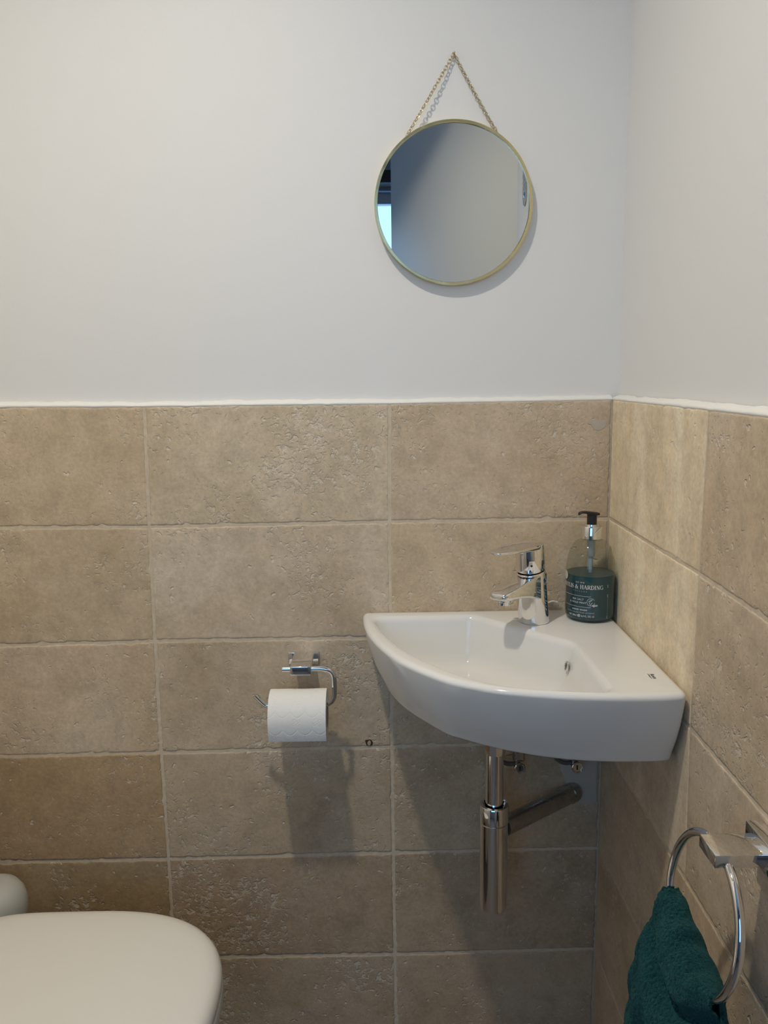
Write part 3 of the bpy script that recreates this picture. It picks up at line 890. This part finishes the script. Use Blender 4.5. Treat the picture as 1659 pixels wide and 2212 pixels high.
tube('pull_rod', smooth_path(pr, 6), 0.0013, M_CHROME, tap, 10)
o = fix('silicone_bead', *lathe_data([(0, 0.0022), (0.004, 0.0018), (0.006, 0), (0, 0)], 20, tp(0.013, -0.0265, -0.0002)), M_SIL, tap)

# ------------------------------------------------------------------ soap bottle
SB = Vector((-0.0428, -0.0545, ZR + 0.0005)); R0 = 0.0398
bottle = empty('soap_bottle', SB, 'teal hand soap bottle with black pump standing on the basin beside the tap', 'soap bottle')
def prof(scale=0.0):
    p = [(0.0, 0.0012), (0.030, 0.0010), (0.0345, 0.0), (0.0378, 0.0022), (0.0394, 0.0065), (R0, 0.012), (R0, 0.076)]
    for k in range(1, 13):
        a = k / 12 * PI / 2
        p.append((0.0150 + (R0 - 0.0150) * math.cos(a) ** 0.92, 0.076 + 0.0565 * math.sin(a)))
    p.append((0.0150, 0.138))
    return p
lathe('bottle_body', prof(), M_CLEAR, bottle, 72, SB, smooth=60)
liq = [(0.0, 0.003), (0.030, 0.003), (0.0362, 0.0035), (0.0384, 0.0075), (R0 - 0.0008, 0.013), (R0 - 0.0008, 0.0770), (R0 - 0.0015, 0.0772)]
lathe('soap', liq, M_LIQ, bottle, 72, SB, smooth=60)
lathe('soap_surface', [(0, 0.0768), (R0 - 0.0014, 0.0770), (R0 - 0.0014, 0.0760), (0, 0.0758)], M_LIQTOP, bottle, 72, SB)
lathe('dip_tube', [(0.0, 0.076), (0.0032, 0.076), (0.0032, 0.138), (0, 0.138)], M_TUBE, bottle, 20, SB)
lathe('pump_cylinder', [(0.0, 0.104), (0.0058, 0.104), (0.0066, 0.108), (0.0066, 0.138), (0, 0.138)], M_TUBE, bottle, 24, SB)
lathe('collar', [(0.0, 0.1335), (0.0160, 0.1335), (0.0168, 0.1345), (0.0168, 0.1535), (0.0160, 0.1550), (0.0110, 0.1552), (0.0105, 0.1580), (0, 0.158)], M_CHROME, bottle, 48, SB)
lathe('pump_stem', [(0.0, 0.156), (0.0080, 0.156), (0.0080, 0.1735), (0.0, 0.1735)], M_BLACK, bottle, 32, SB)
# pump head: a tongue reaching left over the tap
pdir = Vector((-0.985, -0.17, 0)).normalized(); pside = Vector((-pdir.y, pdir.x, 0))
def pp(x, y, z): return SB + pdir * x + pside * y + Vector((0, 0, z))
secs = []
for x, hw, zt, zb in ((-0.0112, 0.005, 0.1762, 0.1728), (-0.0100, 0.0080, 0.1768, 0.1722), (0.0, 0.0088, 0.1782, 0.1722), (0.008, 0.0080, 0.1794, 0.1740), (0.013, 0.0056, 0.1798, 0.1757), (0.0185, 0.0045, 0.1794, 0.1760), (0.0215, 0.0040, 0.1782, 0.1745), (0.0228, 0.0034, 0.1772, 0.1732)):
    s = []
    for k in range(16):
        a = 2 * PI * k / 16
        s.append(pp(x, hw * math.copysign(abs(math.cos(a)) ** 0.6, math.cos(a)), (zt + zb) / 2 + (zt - zb) / 2 * math.copysign(abs(math.sin(a)) ** 0.6, math.sin(a))))
    secs.append(s)
loft(secs, 'pump_head', M_BLACK, bottle, 45)
# label print wrapped on the bottle
LA = math.atan2(-1.30, -0.354) - math.radians(23.6)         # direction the label faces
RLAB = R0 + 0.00035
def wrap(v, z0, r=RLAB, da=0.0):
    a = LA + v.x / R0 + da
    return Vector((SB.x + r * math.cos(a), SB.y + r * math.sin(a), SB.z + z0 + v.y))
def put(key, VF, z0, x0=0.0, r=RLAB, name='lettering'):
    mesh_obj(name, [wrap(Vector((v.x + x0, v.y)), z0, r) for v in VF[0]], [tuple(f) for f in VF[1]], M_PRINT if key == 'w' else M_PRINT_DIM, bottle, 0)
def subdiv_line(x0, x1, y, w_=0.0004, n=24):
    v, f = [], []; ribbon([(x0 + (x1 - x0) * i / n, y) for i in range(n + 1)], w_, v, f); return v, f
put('w', serif_text('EST 1970', 0.0024, 0.18)[:2], 0.0665)
t1 = serif_text('BAYLIS & HARDING', 0.0066, -0.02); sc_ = 0.0765 / t1[2]
put('w', ([Vector((v.x * sc_, v.y)) for v in t1[0]], t1[1]), 0.0572)
put('d', serif_text('ENGLAND', 0.0022, 0.85)[:2], 0.0522)
put('w', subdiv_line(-0.032, 0.0185, 0.0), 0.0452); put('w', subdiv_line(-0.032, 0.0185, 0.0), 0.0272)
put('w', sans_text('SEA SALT', 0.0030, 1.02, 0.0, 1.14), 0.0382, -0.0030)
put('w', sans_text('& WILD MINT', 0.0030, 1.0, 0.0, 1.14), 0.0328, -0.0035)
v, f = [], []; ribbon([(0.0185 + 0.0062 * math.cos(a / 24 * 2 * PI + 0.6), 0.0062 * math.sin(a / 24 * 2 * PI + 0.6)) for a in range(22)], 0.0004, v, f); put('w', (v, f), 0.0362)
v, f = [], []; ribbon([(0.0178 + 0.0030 * math.cos(a) * 0.8 + 0.0010 * math.sin(a), 0.0016 * math.sin(a) + 0.0012 * math.cos(a)) for a in [k / 16 * 2 * PI for k in range(17)]], 0.0004, v, f); put('w', (v, f), 0.0385)
v, f = [], []; ribbon([(0.0163, 0.0), (0.0178, -0.0048), (0.0205, 0.0)], 0.0006, v, f); put('w', (v, f), 0.0352)
put('w', sans_text('egan', 0.0036, 0.95, 0.015, 1.0, 0.3), 0.0294, 0.0246)
put('w', sans_text('HAND WASH', 0.0024, 1.15, 0.014, 1.12), 0.0212)
put('d', sans_text('SAVON LIQUIDE POUR LES MAINS', 0.0022, 0.98, 0.0, 1.05), 0.0166)
put('w', sans_text('NET 500ml', 0.0029, 0.80, 0.0, 1.0), 0.0108, -0.0118)
v, f = [], []; ribbon(arc(-0.0003, 0.0016, 0.0021, 0.0018, 20, 335, 16), 0.0008, v, f); ribbon([(-0.0021, 0.0016), (0.0015, 0.0016)], 0.0006, v, f); put('w', (v, f), 0.0108)
put('w', sans_text('16.9 FL. OZ. US', 0.0029, 0.80, 0.0, 1.0), 0.0108, 0.0135)
# printed side strip at the right edge of the label, and its little marks
v, f = [], []; ribbon([(0.0476, 0.012), (0.0476, 0.046)], 0.0003, v, f); put('d', (v, f), 0.0)
for zz, hh in ((0.0595, 0.0036), (0.0435, 0.004), (0.0075, 0.004)):
    v, f = [], []; ribbon([(0.0485, 0), (0.0468, 0.0003), (0.0466, hh), (0.0484, hh)], 0.0005, v, f); put('w', (v, f), zz)
v, f = [Vector((0, 0))], []
for k in range(25): v.append(Vector((0.0072 * math.cos(k / 24 * 2 * PI), 0.0072 * math.sin(k / 24 * 2 * PI))))
for k in range(24): f.append((0, k + 1, k + 2))
tag(mesh_obj('label_badge', [wrap(p + Vector((-0.0335, 0)), 0.0745, RLAB + 0.0002) for p in v], f, M_BADGE, bottle, 0), 'round pale badge at the left of the label')

# ------------------------------------------------------------------ bottle trap and valves under the basin
TX, TY = -0.2095, -0.126
trap = empty('bottle_trap', (TX, TY, 0.378), 'polished chrome bottle trap hanging below the corner basin', 'waste trap')
TRC = (TX, TY, 0)
lathe('trap_cup', [(0, 0.380), (0.018, 0.3795), (0.0222, 0.3825), (0.0233, 0.387), (0.0233, 0.5345), (0.0226, 0.5352), (0.0215, 0.5354), (0.0215, 0.5380), (0, 0.5380)], M_CHROME, trap, 56, TRC)
lathe('trap_collar', [(0.0150, 0.5372), (0.0240, 0.5372), (0.0240, 0.5640), (0.0228, 0.5660), (0.0185, 0.5662), (0.0172, 0.5600), (0.0150, 0.5590)], M_CHROME, trap, 56, TRC)
lathe('inlet_pipe', [(0, 0.55), (0.0148, 0.55), (0.0148, 0.746), (0, 0.746)], M_CHROME, trap, 48, TRC)
lathe('compression_nut', [(0.0140, 0.6555), (0.0172, 0.6555), (0.0175, 0.6570), (0.0175, 0.6900), (0.014, 0.6900)], M_CHROME, trap, 10, TRC, smooth=20)
ex = [Vector((TX + 0.0187, TY + 0.014, 0.5175)), Vector((-0.125, -0.0627, 0.5178)), Vector((-0.046, -0.0035, 0.5180))]
tube('outlet_pipe', [ex[0].lerp(ex[2], k / 12) for k in range(13)], 0.0163, M_STEEL, trap, 40)
lathe('outlet_sleeve', [(0.0163, 0.0), (0.0176, 0.0), (0.0176, 0.010), (0.0163, 0.0108)], M_STEEL, trap, 40, ex[2] - Vector((0.012, 0.009, 0)), ex[2] - ex[0])

def valve(x, label, hose_side):
    va = empty('angle_valve', (x, 0, 0.62), label, 'valve', 'angle valves under the basin')
    lathe('wall_rose', [(0, 0.0), (0.034, 0.0), (0.0335, 0.004), (0.028, 0.008), (0.012, 0.012), (0, 0.012)], M_CHROME, va, 40, (x - 0.012, -0.0002, 0.622), (0, -1, 0))
    bm = bmesh.new(); add_box(bm, (x - 0.011, -0.052, 0.600), (x + 0.010, -0.010, 0.660), 0.005, 3)
    bm_obj('valve_body', bm, M_STEEL, va)
    lathe('valve_cap', [(0.0, -0.012), (0.0072, -0.012), (0.0098, -0.006), (0.0100, 0.003), (0.0088, 0.0045), (0.0072, 0.0035), (0.0068, 0.0015), (0.0, 0.0015)], M_CHROME, va, 32, (x, -0.054, 0.5905), (0.05, -1, 0.1))
    bm = bmesh.new(); add_box(bm, (x - 0.0011, -0.0565, 0.5868), (x + 0.0011, -0.0552, 0.5945))
    bm_obj('screw_slot', bm, M_DARK, va)
    s = hose_side
    path = smooth_path([(x - 0.006 * s, -0.040, 0.5925), (x - 0.020 * s, -0.042, 0.5935), (x - 0.033 * s, -0.044, 0.602), (x - 0.042 * s, -0.047, 0.620), (x - 0.045 * s, -0.05, 0.655), (x - 0.040 * s, -0.055, 0.70), (x - 0.030 * s, -0.06, 0.735)], 6)
    tube('flexible_hose', path, 0.0040, M_RUBBER, va, 12)
    return va
valve(-0.155, 'small chrome angle valve under the basin, next to the trap pipe', 1)
valve(-0.056, 'small chrome angle valve under the basin, above the outlet pipe end', 1)

# ------------------------------------------------------------------ wall mirror on a chain
MC = Vector((-0.2648, 0, 1.5306)); MR = 0.1268
mirror = empty('wall_mirror', (MC.x, PY, MC.z - MR), 'round mirror in a thin gold frame hanging by a chain', 'mirror')
yb, yf = PY - 0.0006, PY - 0.0150
ax = (0, -1, 0); cc = (MC.x, 0, MC.z)
pr_ = [(MR - 0.0050, -yb), (MR, -yb), (MR, -yf - 0.0008), (MR - 0.0008, -yf), (MR - 0.0044, -yf), (MR - 0.0050, -yf - 0.0006), (MR - 0.0050, -yf - 0.0055), (MR - 0.0050, -yb)]
lathe('frame', pr_, M_BRASS, mirror, 160, cc, ax, smooth=30)
lathe('glass', [(0, 0.0002), (MR - 0.0052, 0.0002), (MR - 0.0052, -PY + 0.0008), (0, -PY + 0.0008)], M_MIRROR, mirror, 160, cc, ax, smooth=30)
# chain: two runs of small curb links up to a nail
hook = Vector((-0.2640, PY - 0.0045, 1.7560))
ends = [Vector((-0.3395, PY - 0.0105, 1.6330)), Vector((-0.1945, PY - 0.0065, 1.6370))]
chain = empty('chain', hook)
chain.parent = mirror; chain.matrix_parent_inverse = Matrix.Translation(-Vector(mirror.location))
LV, LF = tube_data([Vector((0.0040 * math.cos(2 * PI * k / 14), 0.0026 * math.sin(2 * PI * k / 14), 0)) for k in range(14)], 0.00068, 6, False, True)
lme = bpy.data.meshes.new('chain_link'); lme.from_pydata([tuple(v) for v in LV], [], LF); lme.materials.append(M_CHAIN)
lme.polygons.foreach_set('use_smooth', [True] * len(lme.polygons))
for e, sgn in zip(ends, (1, -1)):
    L = (e - hook).length; n = int(L / 0.0054)
    for k in range(n):
        t = (k + 0.5) / n
        sag = Vector((0, -0.0055 * math.sin(PI * t) if sgn > 0 else 0.0006 * math.sin(PI * t), -0.002 * math.sin(PI * t)))
        p = hook.lerp(e, t) + sag
        dx = (e - hook).normalized(); tw = math.radians((48 if k % 2 else -35) + (25 * math.sin(t * 5 + sgn)))
        side = Vector((0, -1, 0)).cross(dx).normalized(); outv = dx.cross(side)
        sv = side * math.cos(tw) + outv * math.sin(tw); ov_ = dx.cross(sv)
        o = bpy.data.objects.new('chain_link', lme); COL.objects.link(o)
        mw = Matrix.Identity(4)
        for i in range(3): mw[i][0] = dx[i]; mw[i][1] = sv[i]; mw[i][2] = ov_[i]; mw[i][3] = p[i]
        o.parent = chain; o.matrix_parent_inverse = Matrix.Translation(-hook); o.matrix_basis = mw
lathe('nail', [(0, 0.012), (0.0016, 0.0105), (0.0020, 0.0095), (0.0016, 0.0086), (0.0011, 0.0088), (0.0011, -0.001), (0, -0.001)], M_CHAIN, mirror, 16, (hook.x, PY, hook.z - 0.0005), (0, -1, 0.05))

# ------------------------------------------------------------------ toilet roll holder and roll
holder = empty('toilet_roll_holder', (-0.5255, 0, 0.777), 'chrome toilet roll holder screwed to the tiles left of the basin', 'toilet roll holder')
box('wall_plate', (-0.5530, -0.0055, 0.7650), (-0.4985, -0.0004, 0.7885), M_CHROME, holder, 0.0022, 3)
bm = bmesh.new(); add_box(bm, (-0.5420, -0.0790, 0.7735), (-0.5070, -0.005, 0.7890), 0.0018, 3)
bm_obj('arm', bm, M_CHROME, holder)
RODY, RODZ = -0.072, 0.7790
rod = [(-0.5550, RODY, 0.7825), (-0.535, RODY, 0.7825), (-0.500, RODY, 0.7825), (-0.4875, RODY, 0.7820), (-0.4765, RODY, 0.7785), (-0.4708, RODY, 0.7700), (-0.4698, RODY, 0.757), (-0.4698, RODY, 0.742), (-0.4708, RODY, 0.7320), (-0.4760, RODY, 0.7235), (-0.4865, RODY, 0.7200), (-0.510, RODY, 0.7195), (-0.545, RODY, 0.7190), (-0.572, RODY, 0.7187), (-0.5830, RODY, 0.7200), (-0.5905, RODY, 0.7255), (-0.6015, RODY, 0.7375)]
tube('rod', smooth_path(rod, 6), 0.0043, M_CHROME, holder, 20)

roll = empty('toilet_roll', (-0.529, RODY, 0.66), 'white embossed toilet paper roll on the chrome holder, its end hanging', 'toilet paper')
RX0, RX1 = -0.5765, -0.4825; RCY, RCZ, RR, RCI = -0.0750, 0.7040, 0.0425, 0.0205
# outer turn with embossing: dots in scallops and four-petal flowers
Wr = RX1 - RX0; tailL = 0.031
stepm = 0.00050
nu = int(Wr / stepm)
a_start, a_end = math.radians(150), math.radians(-180)     # angle from +y over the top (90) to the front (180)
arcL = RR * math.radians(270)                           # from the back bottom over the top to the front
Ltot = arcL + tailL
nv = int(Ltot / 0.0006)
hm = np.zeros((nv + 1, nu + 1))
uu = np.linspace(0, Wr, nu + 1); vvv = np.linspace(0, Ltot, nv + 1)
def dot(u0, v0, s=0.00055, h=0.00042):
    iu0, iu1 = np.searchsorted(uu, [u0 - 0.0025, u0 + 0.0025]); iv0, iv1 = np.searchsorted(vvv, [v0 - 0.0025, v0 + 0.0025])
    if iu1 <= iu0 or iv1 <= iv0: return
    g = h * np.exp(-((uu[iu0:iu1][None] - u0) ** 2 + (vvv[iv0:iv1][:, None] - v0) ** 2) / (2 * s * s))
    hm[iv0:iv1, iu0:iu1] = np.maximum(hm[iv0:iv1, iu0:iu1], g)
for row in range(9):
    vb = Ltot - 0.052 + (row - 5) * 0.030
    for k in range(80):
        t = k / 80; u = t * Wr
        dot(u, vb + 0.009 * abs(math.sin(PI * (u / 0.024 + 0.5 * (row % 2)))))
    for k in range(5):
        uc = (k + 0.5 * (row % 2)) * 0.024
        for q in range(8): dot(uc, vb - 0.002 - q * 0.0024)
    for uc in (0.046 + 0.034 * (row % 2), 0.012 + 0.034 * (row % 2)):
        vc = vb + 0.018
        for pt in range(4):
            a0 = math.radians(45 + 90 * pt + 12)
            for q in range(22):
                b_ = q / 22 * 2 * PI
                lx, ly = 0.0044 + 0.0028 * math.cos(b_), 0.0018 * math.sin(b_)
                dot(uc + lx * math.cos(a0) - ly * math.sin(a0), vc + lx * math.sin(a0) + ly * math.cos(a0), 0.0004, 0.00042)
V, F = [], []
for j in range(nv + 1):
    s = vvv[j]
    if s < arcL:
        ang = math.radians(-90) + s / RR          # measured from +y; -90 = bottom, 90 = top, 180 = front
        y, z = RCY + RR * math.cos(ang), RCZ + RR * math.sin(ang); ny, nz = math.cos(ang), math.sin(ang)
    else:
        y, z = RCY - RR - 0.0002 * 0, RCZ - (s - arcL); ny, nz = -1, 0
        y += 0.006 * ((s - arcL) / tailL) ** 2
    for i in range(nu + 1):
        rag = 0.0005 * noise.noise(Vector((uu[i] * 300, 1.1, 0))) if j == nv else 0
        h_ = -hm[j, i] + 0.0002 * noise.noise(Vector((uu[i] * 60, s * 60, 3)))
        V.append((RX0 + uu[i], y + ny * h_, z + nz * h_ + rag))
for j in range(nv):
    for i in range(nu):
        q = j * (nu + 1) + i
        F.append((q, q + 1, q + nu + 2, q + nu + 1))
o = mesh_obj('paper_sheet', V, F, M_PAPER, roll, 0)
o.data.polygons.foreach_set('use_smooth', [True] * len(o.data.polygons))
lathe('paper_wound', [(RCI + 0.001, 0.0), (RR - 0.0006, 0.0), (RR - 0.0006, Wr), (RCI + 0.001, Wr), (RCI + 0.001, 0.0)], M_PAPER, roll, 72, (RX0, RCY, RCZ), (1, 0, 0))
lathe('core', [(RCI - 0.0004, -0.0005), (RCI + 0.001, -0.0005), (RCI + 0.001, Wr + 0.0005), (RCI - 0.0004, Wr + 0.0005), (RCI - 0.0004, -0.0005)], M_CARD, roll, 48, (RX0, RCY, RCZ), (1, 0, 0))

# ------------------------------------------------------------------ towel ring and towel
ring = empty('towel_ring', (0, -0.615, 0.785), 'chrome towel ring on the tiled right wall holding the teal towel', 'towel ring')
bm = bmesh.new(); add_box(bm, (-0.0180, -0.660, 0.7665), (-0.0004, -0.5835, 0.7985), 0.0015, 2)
bm_obj('wall_plate', bm, M_CHROME, ring)
bm = bmesh.new(); add_box(bm, (-0.0705, -0.6350, 0.7775), (-0.0150, -0.5955, 0.7915), 0.0012, 2)
bm_obj('arm', bm, M_CHROME, ring)
RGC = Vector((-0.0668, -0.6035, 0.7082)); RGR = 0.0775; PHI, PSI = 0.1365, -0.025
e1 = Vector((-math.sin(PSI), -math.cos(PSI), 0)); e2 = Vector((math.sin(PHI) * math.cos(PSI), -math.sin(PHI) * math.sin(PSI), math.cos(PHI)))
def rp(deg, r=RGR):
    a = math.radians(deg); return RGC + e1 * (r * math.cos(a)) + e2 * (r * math.sin(a))
tube('ring', [rp(2.5 * k) for k in range(144)], 0.0047, M_CHROME, ring, 20, True)

towel = None
def build_towel():
    ns, nt_ = 240, 430
    V, F = [], []
    outn = e1.cross(e2).normalized()
    if outn.x > 0: outn = -outn                         # towards the room
    ss = lambda a, b, x: (lambda t: t * t * (3 - 2 * t))(min(1.0, max(0.0, (x - a) / (b - a))))
    for i in range(ns + 1):
        s = i / ns
        deg = 196 + s * 121                              # from the far side of the ring down to its lowest point
        base = rp(deg); inward = (RGC - base).normalized()
        grow = (0.62 + 0.38 * ss(0.0, 0.08, s)) * (1 - 0.62 * ss(0.86, 0.985, s))
        th = 0.011 + 0.028 * math.sin(PI * min(1, s ** 0.80)) ** 1.1 + 0.0022 * math.sin(s * 21) * ss(0.05, 0.2, s)
        th *= grow
        off = 0.013 * grow + 0.010 * ss(0.1, 0.5, s) * (1 - ss(0.75, 1.0, s))
        for j in range(nt_ + 1):
            t = j / nt_
            # t 0..0.26 back drop, 0.26..0.42 over the bar, 0.42..1 front drop
            if t < 0.26:
                k = (0.26 - t) / 0.26
                P = base - outn * (off + 0.012 * k) + inward * (th * 0.25)
                P = Vector((P.x, P.y - (0.050 * s + 0.004) * ss(0, 0.35, k), P.z - k * (base.z - 0.38)))
            elif t < 0.42:
                a = PI * (t - 0.26) / 0.16
                P = base - outn * (off * math.cos(a)) + inward * (th * (0.25 + 0.75 * math.sin(a)))
            else:
                k = (t - 0.42) / 0.58
                drop = k * (base.z - 0.38)
                P0 = base + outn * off + inward * (th * 0.25)
                bulge = (0.044 - 0.038 * s) * (1 - math.exp(-drop / 0.10)) + 0.006 * math.sin(PI * s) * math.sin(PI * min(1.0, drop / 0.12))
                yy = P0.y + (0.004 * (1 - s) - 0.012 * s) * min(1, drop / 0.15)
                P = Vector((P0.x + outn.x * bulge, yy, P0.z - drop))
                # swagging folds that run along the bar, then hanging folds further down
                ph = drop * 128 + s * 2.5 + 1.3 * math.sin(s * 5)
                amp = 0.0090 * min(1, drop / 0.018) * math.exp(-drop / 0.11) * (0.30 + 0.70 * ss(0.05, 0.5, s))
                sw = math.sin(ph); fold = amp * (sw - 0.45 * sw * sw + 0.35 * math.sin(ph * 0.6 + 2))
                hang = ss(0.03, 0.13, drop)
                vert = 0.0115 * hang * (math.sin(s * 11.5 + 0.4 - drop * 8) * 0.65 + 0.35 * math.sin(s * 23 + drop * 12))
                P += outn * (fold + vert)
            q = Vector((P.x * 330 + 1.3, P.y * 330, P.z * 330))
            f1 = noise.noise(q) * 0.0010 + noise.noise(q * 2.1) * 0.0007
            lump = noise.noise(q * 0.09) * 0.0026
            P += outn * (f1 + lump) + inward * f1 * 0.8
            V.append(P)
    for i in range(ns):
        for j in range(nt_):
            q = i * (nt_ + 1) + j
            F.append((q, q + 1, q + nt_ + 2, q + nt_ + 1))
    # close the far end of the bunched cloth
    o = mesh_obj('hand_towel', V, F, M_TERRY, None, 0)
    o.data.polygons.foreach_set('use_smooth', [True] * len(o.data.polygons))
    md = o.modifiers.new('thickness', 'SOLIDIFY'); md.thickness = 0.003; md.offset = 0
    return tag(o, 'dark teal terry hand towel hanging from the chrome ring', 'towel')
towel = build_towel()

# ------------------------------------------------------------------ toilet and the canister behind it
toilet = empty('toilet', (-0.9, -0.385, 0), 'white toilet with its rounded lid closed', 'toilet')
def lid_outline(grow=0.0, n=96):
    """D-shaped plan: rounded nose at the right, straight hinge end at the left"""
    cx, cy = -0.853, -0.362; a, b = 0.229, 0.1895
    P = []
    for k in range(n):
        t = 2 * PI * k / n; c, s = math.cos(t), math.sin(t)
        e = 2.55 if c > 0 else 5.0
        aa = a if c > 0 else 0.20
        P.append(Vector((cx + (aa + grow) * math.copysign(abs(c) ** (2 / e), c), cy + (b + grow) * math.copysign(abs(s) ** (2 / e), s))))
    return P
def stack(name, levels, mat, parent, smooth=50):
    secs = [[Vector((p.x, p.y, z)) for p in lid_outline(g)] for g, z in levels]
    return loft(secs, name, mat, parent, smooth)
stack('lid', [(-0.010, 0.4000), (-0.002, 0.4005), (0.0, 0.4030), (0.0005, 0.4090), (-0.0010, 0.4160), (-0.0050, 0.4225), (-0.0110, 0.4265), (-0.0200, 0.4290), (-0.0330, 0.4303), (-0.0600, 0.4312), (-0.110, 0.4318), (-0.17, 0.432)], M_LID, toilet)
stack('seat', [(-0.02, 0.3760), (-0.004, 0.3765), (0.0005, 0.3800), (0.0015, 0.3880), (0.0005, 0.3960), (-0.004, 0.3985), (-0.02, 0.3990)], M_LID, toilet)
V_, secs = None, []
for sc, dx, z in ((0.62, -0.10, 0.0), (0.62, -0.10, 0.06), (0.66, -0.09, 0.16), (0.80, -0.06, 0.27), (0.95, -0.015, 0.34), (0.985, -0.005, 0.372), (0.98, -0.005, 0.375)):
    secs.append([Vector((-0.853 + dx + (p.x + 0.853) * sc, -0.362 + (p.y + 0.362) * sc, z)) for p in lid_outline()])
loft(secs, 'pan', M_CER, toilet, 50)
box('cistern', (XL + 0.006, -0.362 - 0.185, 0.36), (XL + 0.17, -0.362 + 0.185, 0.76), M_CER, toilet, 0.02, 4)
box('cistern_lid', (XL + 0.004, -0.362 - 0.192, 0.7605), (XL + 0.178, -0.362 + 0.192, 0.79), M_CER, toilet, 0.008, 3)
bm = bmesh.new(); add_box(bm, (XL + 0.006, -0.362 - 0.11, 0.0), (XL + 0.30, -0.362 + 0.11, 0.372), 0.02, 3)
bm_obj('pan_back', bm, M_CER, toilet)
for yy in (-0.09, 0.09):
    lathe('hinge', [(0, -0.015), (0.010, -0.015), (0.011, 0), (0.010, 0.015), (0, 0.015)], M_CHROME, toilet, 20, (-1.064, -0.362 + yy, 0.412), (0, 1, 0))
canister = empty('canister', (-1.0620, -0.092, 0), 'pale grey rounded plastic canister between the toilet and the tiled wall', 'canister')
lathe('canister_body', [(0, 0.002), (0.050, 0.002), (0.054, 0.006), (0.056, 0.359), (0, 0.359)], M_FROST, canister, 48, (-1.0620, -0.092, 0))
lathe('canister_lid', [(0, 0.360), (0.057, 0.360), (0.0575, 0.363), (0.0572, 0.379), (0.054, 0.393), (0.046, 0.406), (0.034, 0.4135), (0.018, 0.4175), (0, 0.4182)], M_FROST, canister, 48, (-1.0620, -0.092, 0))
